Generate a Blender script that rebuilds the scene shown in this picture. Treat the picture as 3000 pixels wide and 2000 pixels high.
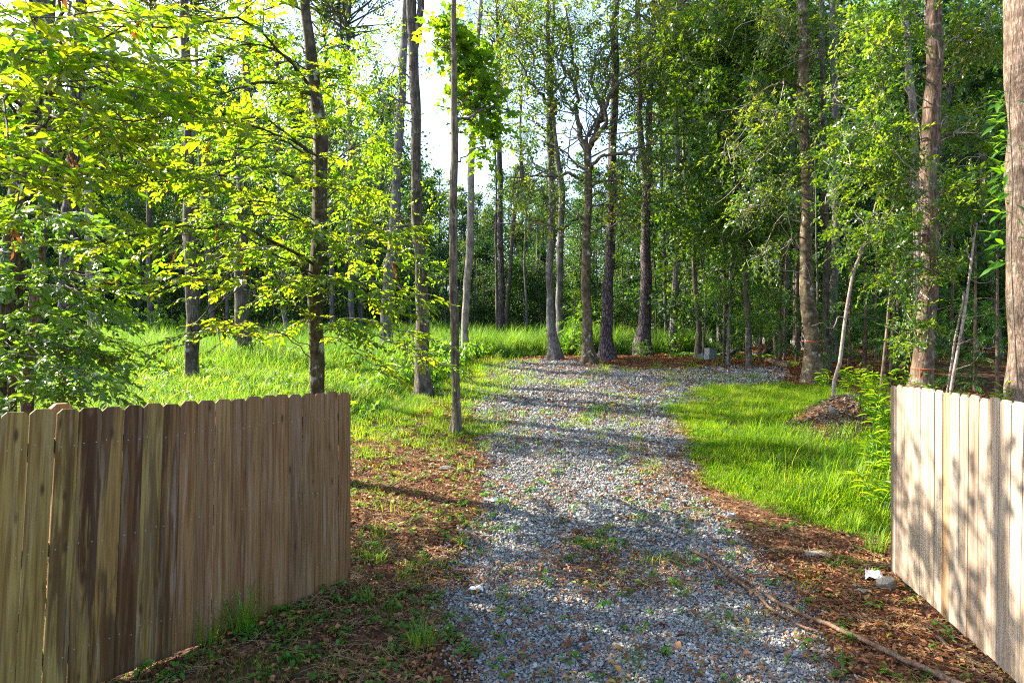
import bpy, math, random
import numpy as np
from mathutils import Vector, Matrix, Euler

for _o in list(bpy.data.objects):
    bpy.data.objects.remove(_o)
scene = bpy.context.scene
C = scene.collection
R = math.radians
rng = np.random.default_rng(11)
random.seed(11)

# ------------------------------------------------------------------ camera, sky, sun, exposure
CAM_H = 2.2
cam_d = bpy.data.cameras.new('camera')
cam = bpy.data.objects.new('camera', cam_d)
C.objects.link(cam)
cam.location = (0, 0, CAM_H)
cam.rotation_euler = (R(90), 0, 0)
cam_d.sensor_width = 36
cam_d.lens = 36 * 1500 / 2352
cam_d.shift_y = 26 / 2352
cam_d.clip_start = 0.05
cam_d.clip_end = 1500
scene.camera = cam

SUN_AZ, SUN_EL = 66.0, 36.0        # degrees left of straight ahead, degrees up
to_sun = Vector((-math.sin(R(SUN_AZ)) * math.cos(R(SUN_EL)), math.cos(R(SUN_AZ)) * math.cos(R(SUN_EL)), math.sin(R(SUN_EL))))
world = bpy.data.worlds.new('World')
scene.world = world
world.use_nodes = True
wn = world.node_tree
wn.nodes.clear()
sky = wn.nodes.new('ShaderNodeTexSky')
sky.sky_type = 'NISHITA'
sky.sun_disc = False
sky.sun_elevation = R(SUN_EL)
sky.sun_rotation = R(-SUN_AZ)
sky.air_density = 1.0
sky.dust_density = 1.6
sky.ozone_density = 1.0
bg = wn.nodes.new('ShaderNodeBackground')
bg.inputs['Strength'].default_value = 0.115
wo = wn.nodes.new('ShaderNodeOutputWorld')
wn.links.new(sky.outputs[0], bg.inputs['Color'])
wn.links.new(bg.outputs[0], wo.inputs['Surface'])

sun_d = bpy.data.lights.new('sun', 'SUN')
sun_d.energy = 4.9
sun_d.angle = R(0.55)
sun_d.color = (1.0, 0.91, 0.74)
sun = bpy.data.objects.new('sun', sun_d)
C.objects.link(sun)
sun.rotation_euler = to_sun.to_track_quat('Z', 'Y').to_euler()
sun.location = to_sun * 60

scene.view_settings.view_transform = 'Standard'
scene.view_settings.look = 'None'
scene.view_settings.gamma = 1
scene.view_settings.use_curve_mapping = False
scene.view_settings.exposure = 2.35
cy = scene.cycles
cy.use_denoising = False
cy.pixel_filter_type = 'BLACKMAN_HARRIS'
cy.filter_width = 1.1
cy.sample_clamp_indirect = 4.0
cy.max_bounces = 7
cy.diffuse_bounces = 4
cy.glossy_bounces = 2
cy.transmission_bounces = 5
cy.use_adaptive_sampling = True
cy.adaptive_threshold = 0.01
cy.caustics_reflective = False
cy.caustics_refractive = False

# ------------------------------------------------------------------ helpers
def P(px, py, Y):
    """point at depth Y seen at photo position px, py"""
    return np.array([(px - 1176) / 1500 * Y, Y, CAM_H - (py - 810) / 1500 * Y])

_hy = np.array([-30, 0, 6, 9, 12, 16, 21, 30, 60, 120, 600.])
_hz = np.array([-.3, -.08, -.02, .33, .80, 1.32, 1.95, 2.38, 2.9, 4.0, 9.0])
_fy = np.linspace(-30, 140, 1701)
_fz = np.interp(_fy, _hy, _hz)
_k = np.ones(15) / 15
_fz[7:-7] = np.convolve(_fz, _k, 'valid')
def H(x, y):
    x = np.asarray(x, float); y = np.asarray(y, float)
    z = np.where(y < 139, np.interp(y, _fy, _fz), np.interp(y, _hy, _hz))
    z = z + .018 * np.sin(x * 2.3 + 1.1 * y) + .014 * np.sin(3.7 * x - 2.1 * y + 1) + .03 * np.sin(.7 * x + .5 * y)
    # the heap of earth beside the lawn
    z = z + .62 * np.exp(-(((x - 6.3) / .85) ** 2 + ((y - 12.1) / .8) ** 2))
    # bank on the right, shallow tyre tracks in the drive
    z = z + .10 * np.clip((x - 4.6) / 1.5, 0, 1) * np.clip((12 - y) / 4, 0, 1) * np.clip((y - 6) / 1, 0, 1)
    return z

def tag(o, label=None, cat=None, group=None, kind=None):
    if label: o['label'] = label
    if cat: o['category'] = cat
    if group: o['group'] = group
    if kind: o['kind'] = kind
    return o

def empty(name, loc, label, cat, group=None):
    o = bpy.data.objects.new(name, None)
    o.empty_display_size = .2
    C.objects.link(o)
    o.location = loc
    return tag(o, label, cat, group)

def link_mesh(name, me, parent=None, loc=None):
    o = bpy.data.objects.new(name, me)
    C.objects.link(o)
    if parent: o.parent = parent
    if loc is not None: o.location = loc
    return o

class Geo:
    """collects vertices, triangles / quads, material indices and a per-vertex random value"""
    def __init__(s):
        s.v = []; s.f3 = []; s.f4 = []; s.m3 = []; s.m4 = []; s.r = []; s.n = 0
    def add(s, v, f, m=0, r=0.0):
        v = np.asarray(v, float).reshape(-1, 3); f = np.asarray(f, np.int64)
        if len(v) == 0: return
        s.v.append(v)
        rr = np.broadcast_to(np.asarray(r, float), (len(v),))
        s.r.append(rr)
        if len(f):
            if f.shape[1] == 3:
                s.f3.append(f + s.n); s.m3.append(np.full(len(f), m))
            else:
                s.f4.append(f + s.n); s.m4.append(np.full(len(f), m))
        s.n += len(v)
    def mesh(s, name, mats, smooth=True):
        me = bpy.data.meshes.new(name)
        v = np.concatenate(s.v) if s.v else np.zeros((0, 3))
        f3 = np.concatenate(s.f3) if s.f3 else np.zeros((0, 3), int)
        f4 = np.concatenate(s.f4) if s.f4 else np.zeros((0, 4), int)
        m = np.concatenate([np.concatenate(s.m3) if s.m3 else np.zeros(0, int), np.concatenate(s.m4) if s.m4 else np.zeros(0, int)])
        me.vertices.add(len(v)); me.vertices.foreach_set('co', v.astype(np.float32).ravel())
        loops = np.concatenate([f3.ravel(), f4.ravel()]).astype(np.int32)
        me.loops.add(len(loops)); me.loops.foreach_set('vertex_index', loops)
        starts = np.concatenate([np.arange(len(f3)) * 3, len(f3) * 3 + np.arange(len(f4)) * 4]).astype(np.int32)
        me.polygons.add(len(starts)); me.polygons.foreach_set('loop_start', starts)
        me.polygons.foreach_set('material_index', m.astype(np.int32))
        me.polygons.foreach_set('use_smooth', np.full(len(starts), smooth))
        a = me.attributes.new('rnd', 'FLOAT', 'POINT')
        a.data.foreach_set('value', np.concatenate(s.r).astype(np.float32) if s.r else np.zeros(0, np.float32))
        for mt in (mats if isinstance(mats, (list, tuple)) else [mats]): me.materials.append(mt)
        me.update(calc_edges=True)
        me.validate()
        return me

def unit(v):
    v = np.asarray(v, float)
    return v / (np.linalg.norm(v, axis=-1, keepdims=True) + 1e-9)

def tube(geo, pts, rad, sides=6, m=0, r=0.0, wob=None, cap=True):
    pts = np.asarray(pts, float); n = len(pts)
    rad = np.broadcast_to(np.asarray(rad, float), (n,))
    t = unit(np.gradient(pts, axis=0))
    d = unit(pts[-1] - pts[0])
    ref = np.array([1., 0, 0]) if abs(d[2]) > .7 else np.array([0, 0, 1.])
    a = unit(np.cross(t, ref)); b = np.cross(t, a)
    th = np.linspace(0, 2 * np.pi, sides, endpoint=False)
    rr = rad[:, None] * (np.ones((n, sides)) if wob is None else wob)
    v = pts[:, None, :] + rr[..., None] * (np.cos(th)[None, :, None] * a[:, None, :] + np.sin(th)[None, :, None] * b[:, None, :])
    i = np.arange(n - 1)[:, None] * sides; j = np.arange(sides)[None, :]; k = (j + 1) % sides
    f = np.stack([i + j, i + k, i + sides + k, i + sides + j], -1).reshape(-1, 4)
    geo.add(v.reshape(-1, 3), f[:, ::-1], m, r)
    if cap:
        for e, s in ((0, 1), (n - 1, -1)):
            base = v[e]
            fv = np.concatenate([base, pts[e][None]])
            ff = np.stack([np.arange(sides), (np.arange(sides) + 1) % sides, np.full(sides, sides)], 1)
            geo.add(fv, ff if s > 0 else ff[:, ::-1], m, r)

def spline(ctrl, n):
    c = np.asarray(ctrl, float)
    if len(c) == 2: return c[0] + (c[1] - c[0]) * np.linspace(0, 1, n)[:, None]
    c = np.vstack([2 * c[0] - c[1], c, 2 * c[-1] - c[-2]])
    s = np.linspace(0, len(c) - 3 - 1e-9, n); i = s.astype(int); u = (s - i)[:, None]
    p0, p1, p2, p3 = c[i], c[i + 1], c[i + 2], c[i + 3]
    return .5 * (2 * p1 + (p2 - p0) * u + (2 * p0 - 5 * p1 + 4 * p2 - p3) * u ** 2 + (3 * p1 - p0 - 3 * p2 + p3) * u ** 3)

LEAF_HI = (np.array([[0, 0, 0], [.3, -.42, .10], [.3, .42, .10], [.68, -.36, .04], [.68, .36, .04], [1, 0, -.16], [.5, 0, 0.]]),
           np.array([[0, 6, 1], [0, 2, 6], [1, 6, 3], [6, 2, 4], [3, 6, 5], [6, 4, 5]]))
LEAF_LO = (np.array([[0, 0, 0], [.45, -.5, .10], [.45, .5, .10], [1, 0, -.10]]), np.array([[0, 2, 1], [1, 2, 3]]))
LEAF_LOBE = (np.array([[0, 0, 0], [.12, -.5, .06], [.42, -.28, .0], [.72, -.46, .05], [.72, -.18, 0], [1.05, 0, -.12],
                       [.72, .18, 0], [.72, .46, .05], [.42, .28, 0], [.12, .5, .06], [.4, 0, -.03]]),
             np.array([[10, 0, 1], [10, 1, 2], [10, 2, 3], [10, 3, 4], [10, 4, 5], [10, 5, 6], [10, 6, 7], [10, 7, 8], [10, 8, 9], [10, 9, 0]])[:, ::-1])
def leaves(geo, pos, d, nrm, L, W, shape=LEAF_LO, m=0, r=None):
    N = len(pos)
    if N == 0: return
    d = unit(d); nrm = nrm - (nrm * d).sum(-1, keepdims=True) * d; nrm = unit(nrm); s = np.cross(nrm, d)
    L = np.broadcast_to(L, (N,))[:, None, None]; W = np.broadcast_to(W, (N,))[:, None, None]
    t, f = shape
    v = pos[:, None, :] + L * t[None, :, 0:1] * d[:, None] + W * t[None, :, 1:2] * s[:, None] + L * t[None, :, 2:3] * nrm[:, None]
    k = len(t)
    ff = (f[None] + (np.arange(N) * k)[:, None, None]).reshape(-1, 3)
    rr = rng.random(N) if r is None else np.broadcast_to(r, (N,))
    geo.add(v.reshape(-1, 3), ff, m, np.repeat(rr, k))

def rnd_dir(n):
    return unit(rng.normal(size=(n, 3)))

# ------------------------------------------------------------------ materials
def new_mat(name):
    m = bpy.data.materials.new(name); m.use_nodes = True
    nt = m.node_tree; nt.nodes.clear()
    out = nt.nodes.new('ShaderNodeOutputMaterial')
    return m, nt, out
def N_(nt, t, **kw):
    n = nt.nodes.new(t)
    for k, v in kw.items():
        if k.startswith('i_'):
            n.inputs[k[2:].replace('_', ' ')].default_value = v
        else: setattr(n, k, v)
    return n
def ramp(nt, fac, stops):
    n = nt.nodes.new('ShaderNodeValToRGB')
    e = n.color_ramp.elements
    while len(e) > 1: e.remove(e[-1])
    e[0].position = stops[0][0]; e[0].color = (*stops[0][1], 1)
    for p, c in stops[1:]:
        x = e.new(p); x.color = (*c, 1)
    nt.links.new(fac, n.inputs[0]); return n
def mixc(nt, f, a, b, bt='MIX'):
    n = nt.nodes.new('ShaderNodeMix'); n.data_type = 'RGBA'; n.blend_type = bt
    for s, v in ((n.inputs[0], f), (n.inputs[6], a), (n.inputs[7], b)):
        if hasattr(v, 'is_output'): nt.links.new(v, s)
        else: s.default_value = v if not isinstance(v, tuple) else (*v, 1)
    return n.outputs[2]
def math_(nt, op, a, b=None, clamp=False):
    n = nt.nodes.new('ShaderNodeMath'); n.operation = op; n.use_clamp = clamp
    for s, v in ((n.inputs[0], a), (n.inputs[1], b)):
        if v is None: continue
        if hasattr(v, 'is_output'): nt.links.new(v, s)
        else: s.default_value = v
    return n.outputs[0]
def obj_coord(nt, scale=(1, 1, 1), rand=False):
    tc = nt.nodes.new('ShaderNodeTexCoord')
    mp = nt.nodes.new('ShaderNodeMapping')
    mp.inputs['Scale'].default_value = scale
    nt.links.new(tc.outputs['Object'], mp.inputs['Vector'])
    if rand:
        oi = nt.nodes.new('ShaderNodeObjectInfo')
        cb = nt.nodes.new('ShaderNodeCombineXYZ')
        for i, k in enumerate((91., 57., 33.)):
            nt.links.new(math_(nt, 'MULTIPLY', oi.outputs['Random'], k), cb.inputs[i])
        nt.links.new(cb.outputs[0], mp.inputs['Location'])
    return mp.outputs[0]
def noise(nt, vec, scale, detail=4, rough=.55, dist=0):
    n = nt.nodes.new('ShaderNodeTexNoise')
    n.inputs['Scale'].default_value = scale; n.inputs['Detail'].default_value = detail
    n.inputs['Roughness'].default_value = rough; n.inputs['Distortion'].default_value = dist
    nt.links.new(vec, n.inputs['Vector']); return n.outputs['Fac']
def voronoi(nt, vec, scale, feature='F1', rand=1.0):
    n = nt.nodes.new('ShaderNodeTexVoronoi'); n.feature = feature
    n.inputs['Scale'].default_value = scale; n.inputs['Randomness'].default_value = rand
    nt.links.new(vec, n.inputs['Vector']); return n
def bump(nt, h, strength, dist, prev=None):
    b = nt.nodes.new('ShaderNodeBump'); b.inputs['Strength'].default_value = strength; b.inputs['Distance'].default_value = dist
    nt.links.new(h, b.inputs['Height'])
    if prev is not None: nt.links.new(prev, b.inputs['Normal'])
    return b.outputs[0]
def principled(nt, out, col, rough=.8, spec=.3, nrm=None):
    p = nt.nodes.new('ShaderNodeBsdfPrincipled')
    if hasattr(col, 'is_output'): nt.links.new(col, p.inputs['Base Color'])
    else: p.inputs['Base Color'].default_value = (*col, 1)
    if hasattr(rough, 'is_output'): nt.links.new(rough, p.inputs['Roughness'])
    else: p.inputs['Roughness'].default_value = rough
    p.inputs['Specular IOR Level'].default_value = spec
    if nrm is not None: nt.links.new(nrm, p.inputs['Normal'])
    if out is not None: nt.links.new(p.outputs[0], out.inputs[0])
    return p

def leaf_mat(name, refl, trans, rough=.42, tmix=.5, spec=.4, from_obj=False):
    """refl / trans: lists of (pos, colour) over the leaf's own random value"""
    m, nt, out = new_mat(name)
    if from_obj:
        src = nt.nodes.new('ShaderNodeObjectInfo').outputs['Random']
    else:
        a = nt.nodes.new('ShaderNodeAttribute'); a.attribute_name = 'rnd'; src = a.outputs['Fac']
    c1 = ramp(nt, src, refl); c2 = ramp(nt, src, trans)
    p = principled(nt, None, c1.outputs[0], rough, spec)
    t = nt.nodes.new('ShaderNodeBsdfTranslucent')
    nt.links.new(c2.outputs[0], t.inputs['Color'])
    mx = nt.nodes.new('ShaderNodeMixShader'); mx.inputs[0].default_value = tmix
    nt.links.new(p.outputs[0], mx.inputs[1]); nt.links.new(t.outputs[0], mx.inputs[2])
    nt.links.new(mx.outputs[0], out.inputs[0])
    return m

M = {}
M['beech'] = leaf_mat('beech_leaf', [(0, (.022, .085, .010)), (.6, (.05, .135, .012)), (1, (.09, .17, .014))],
                      [(0, (.10, .28, .006)), (.4, (.26, .43, .006)), (.75, (.44, .52, .007)), (.94, (.58, .58, .008)), (.97, (.60, .34, .02)), (1, (.55, .20, .02))], tmix=.58)
M['maple'] = leaf_mat('maple_leaf', [(0, (.03, .10, .010)), (1, (.08, .17, .012))], [(0, (.14, .34, .008)), (.6, (.32, .50, .010)), (1, (.50, .58, .012))], tmix=.56)
M['dark'] = leaf_mat('holly_leaf', [(0, (.015, .065, .012)), (.6, (.03, .10, .015)), (1, (.06, .15, .015))], [(0, (.08, .24, .02)), (1, (.30, .46, .02))], rough=.33, tmix=.4, spec=.5)
M['gloss'] = leaf_mat('gloss_leaf', [(0, (.03, .10, .02)), (1, (.07, .17, .02))], [(0, (.14, .34, .02)), (1, (.36, .55, .02))], rough=.26, tmix=.4, spec=.6)
M['oak'] = leaf_mat('oak_leaf', [(0, (.02, .075, .012)), (.55, (.05, .12, .014)), (.85, (.10, .14, .014)), (1, (.16, .11, .015))],
                    [(0, (.12, .28, .015)), (.6, (.30, .44, .015)), (.85, (.42, .42, .015)), (1, (.42, .22, .02))], rough=.36, tmix=.42, spec=.5)
M['live'] = leaf_mat('laurel_leaf', [(0, (.012, .055, .006)), (.55, (.032, .098, .008)), (.9, (.085, .15, .010)), (1, (.14, .12, .012))],
                     [(0, (.08, .22, .006)), (.6, (.26, .42, .008)), (1, (.46, .50, .010))], rough=.34, tmix=.45, spec=.5)
M['far'] = leaf_mat('far_leaf', [(0, (.006, .030, .010)), (.5, (.016, .060, .012)), (1, (.045, .10, .012))], [(0, (.025, .10, .014)), (.6, (.09, .22, .013)), (1, (.26, .35, .012))], rough=.5, tmix=.42)
M['needle'] = leaf_mat('pine_needle', [(0, (.012, .055, .022)), (1, (.04, .11, .025))], [(0, (.04, .14, .03)), (1, (.14, .28, .03))], rough=.5, tmix=.3)
M['cedar'] = leaf_mat('cedar_spray', [(0, (.012, .060, .010)), (.6, (.025, .105, .010)), (1, (.06, .16, .012))], [(0, (.05, .20, .01)), (1, (.22, .42, .015))], rough=.5, tmix=.4)
M['bush'] = leaf_mat('bush_leaf', [(0, (.025, .11, .012)), (1, (.08, .20, .014))], [(0, (.14, .36, .015)), (1, (.34, .55, .015))], tmix=.5)
M['dead'] = leaf_mat('dead_leaf', [(0, (.16, .045, .012)), (1, (.24, .09, .03))], [(0, (.22, .05, .01)), (1, (.38, .13, .03))], rough=.6, tmix=.35)
M['grass'] = leaf_mat('meadow_grass', [(0, (.022, .090, .012)), (.5, (.050, .145, .014)), (.88, (.10, .19, .016)), (1, (.22, .20, .06))],
                      [(0, (.14, .34, .02)), (.6, (.34, .50, .02)), (1, (.52, .50, .06))], rough=.5, tmix=.5, spec=.25, from_obj=True)
M['soft'] = leaf_mat('soft_weed', [(0, (.022, .085, .016)), (.7, (.05, .14, .02)), (1, (.10, .17, .03))], [(0, (.10, .28, .02)), (.7, (.22, .42, .025)), (1, (.36, .44, .04))], rough=.5, tmix=.45, spec=.25, from_obj=True)
M['lawn'] = leaf_mat('lawn_grass', [(0, (.025, .095, .006)), (.5, (.062, .160, .008)), (.88, (.12, .19, .012)), (1, (.24, .19, .06))], [(0, (.14, .36, .006)), (.8, (.36, .54, .008)), (1, (.52, .50, .04))], rough=.5, tmix=.5, spec=.25, from_obj=True)
M['chip'] = leaf_mat('wood_chip', [(0, (.12, .085, .06)), (.5, (.24, .185, .14)), (1, (.38, .32, .27))], [(0, (.1, .08, .05)), (1, (.2, .15, .1))], rough=.8, tmix=.1, from_obj=True)
M['tuft'] = leaf_mat('tuft_grass', [(0, (.04, .14, .012)), (.8, (.10, .22, .014)), (1, (.26, .22, .06))], [(0, (.20, .40, .012)), (1, (.50, .60, .03))], rough=.5, tmix=.45)
M['weed'] = leaf_mat('weed_leaf', [(0, (.03, .13, .012)), (1, (.09, .22, .02))], [(0, (.15, .38, .015)), (1, (.34, .56, .02))], rough=.45, tmix=.45)
M['cane'] = leaf_mat('cane_leaf', [(0, (.04, .15, .008)), (1, (.12, .25, .015))], [(0, (.22, .46, .008)), (1, (.48, .62, .010))], rough=.45, tmix=.5)
M['litter'] = leaf_mat('litter_leaf', [(0, (.07, .028, .014)), (.35, (.17, .062, .024)), (.65, (.27, .105, .04)), (.86, (.34, .18, .085)), (.93, (.40, .20, .05)), (.97, (.20, .22, .03)), (1, (.07, .16, .02))],
                       [(0, (.10, .03, .01)), (1, (.40, .16, .04))], rough=.62, tmix=.18, spec=.3, from_obj=True)
M['straw'] = leaf_mat('dry_straw', [(0, (.20, .10, .04)), (1, (.42, .30, .15))], [(0, (.2, .1, .04)), (1, (.3, .2, .1))], rough=.7, tmix=.15, from_obj=True)

def bark_mat(name, dark, mid, light, scale=(7, 7, 1.6), plates=None, lichen=0, bands=0, bstr=.8):
    m, nt, out = new_mat(name)
    v = obj_coord(nt, (1, 1, 1), True)
    vs = nt.nodes.new('ShaderNodeMapping'); vs.inputs['Scale'].default_value = scale
    nt.links.new(v, vs.inputs['Vector'])
    n1 = noise(nt, vs.outputs[0], 3, 6, .65, .6)
    n2 = noise(nt, v, 2.2, 3)
    col = ramp(nt, n1, [(.36, dark), (.5, mid), (.64, light)]).outputs[0]
    col = mixc(nt, math_(nt, 'MULTIPLY', n2, .55), col, mid)
    n3 = noise(nt, v, 3.4, 5, .65, .5)
    col = mixc(nt, math_(nt, 'MULTIPLY', ramp(nt, n3, [(.50, (0, 0, 0)), (.62, (1, 1, 1))]).outputs[0], .6), col, dark)
    h = n1
    if plates:
        vp = nt.nodes.new('ShaderNodeMapping'); vp.inputs['Scale'].default_value = plates
        nt.links.new(v, vp.inputs['Vector'])
        nz = nt.nodes.new('ShaderNodeTexNoise'); nz.inputs['Scale'].default_value = 1.2
        nt.links.new(vp.outputs[0], nz.inputs['Vector'])
        mv = nt.nodes.new('ShaderNodeMix'); mv.data_type = 'VECTOR'; mv.inputs[0].default_value = .25
        nt.links.new(vp.outputs[0], mv.inputs[4]); nt.links.new(nz.outputs['Color'], mv.inputs[5])
        vo = voronoi(nt, mv.outputs[1], 1.0, 'DISTANCE_TO_EDGE')
        e = ramp(nt, vo.outputs['Distance'], [(.0, (0, 0, 0)), (.14, (1, 1, 1))]).outputs[0]
        col = mixc(nt, e, dark, col)
        h = math_(nt, 'ADD', math_(nt, 'MULTIPLY', e, 1.2), math_(nt, 'MULTIPLY', n1, .5))
    if bands:
        vb = nt.nodes.new('ShaderNodeMapping'); vb.inputs['Scale'].default_value = (2, 2, 11)
        nt.links.new(v, vb.inputs['Vector'])
        nb = noise(nt, vb.outputs[0], 1.3, 4, .6, .3)
        col = mixc(nt, math_(nt, 'MULTIPLY', ramp(nt, nb, [(.52, (0, 0, 0)), (.66, (1, 1, 1))]).outputs[0], bands), col, dark)
    if lichen:
        l = noise(nt, v, 5.5, 5, .6, .4)
        lm = ramp(nt, l, [(.60, (0, 0, 0)), (.66, (1, 1, 1))]).outputs[0]
        col = mixc(nt, math_(nt, 'MULTIPLY', lm, lichen), col, (.44, .47, .40))
        l2 = noise(nt, v, 3.1, 4, .6)
        lm2 = ramp(nt, l2, [(.58, (0, 0, 0)), (.72, (1, 1, 1))]).outputs[0]
        col = mixc(nt, math_(nt, 'MULTIPLY', lm2, lichen * .55), col, (.10, .11, .035))
    principled(nt, out, col, .88, .2, bump(nt, h, bstr, .03))
    return m
M['b_oak'] = bark_mat('oak_bark', (.022, .016, .012), (.085, .066, .05), (.19, .165, .135), (9, 9, 1.5), lichen=.35)
M['b_grey'] = bark_mat('grey_bark', (.035, .030, .030), (.125, .112, .105), (.25, .235, .22), (9, 9, 1.8), lichen=.3)
M['b_pine'] = bark_mat('pine_bark', (.028, .020, .022), (.115, .085, .09), (.21, .17, .175), (6, 6, 2), plates=(17, 17, 6.5), bstr=.8)
M['b_beech'] = bark_mat('mottled_bark', (.030, .021, .011), (.105, .076, .046), (.24, .195, .14), (4, 4, 3), lichen=.8, bands=.35, bstr=.35)
M['b_moss'] = bark_mat('mossy_bark', (.018, .014, .007), (.062, .048, .026), (.15, .125, .08), (5, 5, 2.4), lichen=.7, bands=.4, bstr=.5)
M['b_oak2'] = bark_mat('fissured_bark', (.018, .013, .009), (.11, .088, .062), (.24, .205, .155), (8, 8, 1.0), lichen=.25, bstr=1.0)
M['b_pale'] = bark_mat('pale_bark', (.08, .062, .052), (.22, .185, .16), (.38, .34, .30), (7, 7, 1.8), lichen=.25, bstr=.6)
M['b_red'] = bark_mat('reddish_bark', (.035, .020, .014), (.125, .080, .056), (.27, .20, .16), (8, 8, 1.6), lichen=.3)
M['b_big'] = bark_mat('flaky_bark', (.040, .025, .017), (.155, .108, .080), (.33, .265, .215), (12, 12, 2.6), lichen=.25, bands=.2, bstr=.9)
M['b_sap'] = bark_mat('sapling_bark', (.10, .065, .05), (.27, .20, .17), (.44, .37, .33), (10, 10, 4), bstr=.3)
M['twig'] = bark_mat('twig_bark', (.04, .03, .025), (.12, .10, .08), (.24, .21, .18), (20, 20, 20), bstr=.2)
M['twigpale'] = bark_mat('pale_twig_bark', (.12, .10, .08), (.28, .24, .20), (.44, .40, .35), (20, 20, 20), bstr=.2)

def flat_mat(name, col, rough=.7, spec=.3, nscale=12, amt=.35, bscale=40, bstr=.3, dark=None):
    m, nt, out = new_mat(name)
    v = obj_coord(nt, (1, 1, 1), True)
    n1 = noise(nt, v, nscale, 5, .6)
    d = dark or tuple(c * (1 - amt) for c in col)
    c = ramp(nt, n1, [(.3, d), (.7, col)]).outputs[0]
    principled(nt, out, c, rough, spec, bump(nt, noise(nt, v, bscale, 4), bstr, .01))
    return m
M['rock'] = flat_mat('limestone', (.25, .235, .20), .9, .2, 9, .55, 30, .8)
M['brick'] = flat_mat('brick_chunk', (.38, .15, .06), .85, .2, 9, .4, 30, .5)
M['paper'] = flat_mat('paper', (.80, .80, .82), .7, .2, 5, .08, 40, .1)
M['block'] = flat_mat('concrete_block', (.20, .22, .24), .9, .2, 20, .3, 80, .5)
M['pipe'] = flat_mat('black_plastic', (.02, .02, .022), .5, .4, 8, .2, 20, .1)
M['orange'] = flat_mat('orange_ribbon', (.75, .16, .03), .55, .3, 10, .1, 20, .1)
M['stick'] = bark_mat('dead_branch', (.05, .03, .02), (.17, .108, .072), (.30, .22, .165), (25, 25, 6), bstr=.5)
M['log'] = bark_mat('rotting_log', (.05, .03, .02), (.20, .13, .08), (.32, .24, .17), (8, 8, 8), bstr=.6)
def wood_mat(name, grain_dark, knots=1.0, grey=.4):
    """weathered plank: the object's own colour is the wood colour, its alpha the amount of dark streaks"""
    m, nt, out = new_mat(name)
    v = obj_coord(nt, (1, 1, 1), True)
    oi = nt.nodes.new('ShaderNodeObjectInfo')
    def mp(s):
        q = nt.nodes.new('ShaderNodeMapping'); q.inputs['Scale'].default_value = s; nt.links.new(v, q.inputs['Vector']); return q.outputs[0]
    g1 = noise(nt, mp((24, 24, .8)), 2.2, 2, .5, .5)
    g2 = noise(nt, mp((10, 10, .55)), 2.0, 4, .6, .9)
    col = mixc(nt, ramp(nt, g1, [(.35, (1, 1, 1)), (.62, (0, 0, 0))]).outputs[0], oi.outputs['Color'], mixc(nt, 1.0, oi.outputs['Color'], grain_dark, 'MULTIPLY'))
    # broad vertical stains
    s1 = noise(nt, mp((9.5, 9.5, .7)), 1.25, 6, .62, .8)
    sm = math_(nt, 'MULTIPLY', ramp(nt, s1, [(.44, (0, 0, 0)), (.53, (1, 1, 1))]).outputs[0], oi.outputs['Alpha'], True)
    col = mixc(nt, sm, col, mixc(nt, g2, (.016, .007, .003), (.085, .034, .008)))
    # pale bleached streaks
    pm = math_(nt, 'MULTIPLY', ramp(nt, g2, [(.55, (0, 0, 0)), (.75, (1, 1, 1))]).outputs[0], .35)
    col = mixc(nt, pm, col, mixc(nt, .5, oi.outputs['Color'], (.55, .5, .45)))
    # greyed, rain-washed patches
    gw = noise(nt, mp((16, 16, .5)), 1.1, 5, .65, .4)
    col = mixc(nt, math_(nt, 'MULTIPLY', ramp(nt, gw, [(.48, (0, 0, 0)), (.60, (1, 1, 1))]).outputs[0], grey), col, mixc(nt, .75, oi.outputs['Color'], (.17, .155, .14)))
    # knots
    vk = voronoi(nt, mp((7.3, 2.0, 2.3)), 1.0)
    k = ramp(nt, vk.outputs['Distance'], [(.05, (1, 1, 1)), (.085, (.55, .55, .55)), (.13, (0, 0, 0))]).outputs[0]
    col = mixc(nt, math_(nt, 'MULTIPLY', k, knots), col, (.045, .022, .010))
    # nail heads in two rows
    hgt = math_(nt, 'ADD', math_(nt, 'MULTIPLY', g1, .7), math_(nt, 'MULTIPLY', k, -.6))
    principled(nt, out, col, .78, .25, bump(nt, hgt, .2, .004))
    return m
M['plank'] = wood_mat('fence_plank', (.55, .45, .36), .9, .12)
M['plank_pale'] = wood_mat('bleached_plank', (.66, .54, .44), .35, .8)
M['nail'] = flat_mat('nail_head', (.25, .27, .30), .4, .5, 10, .1, 20, .1)

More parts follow.
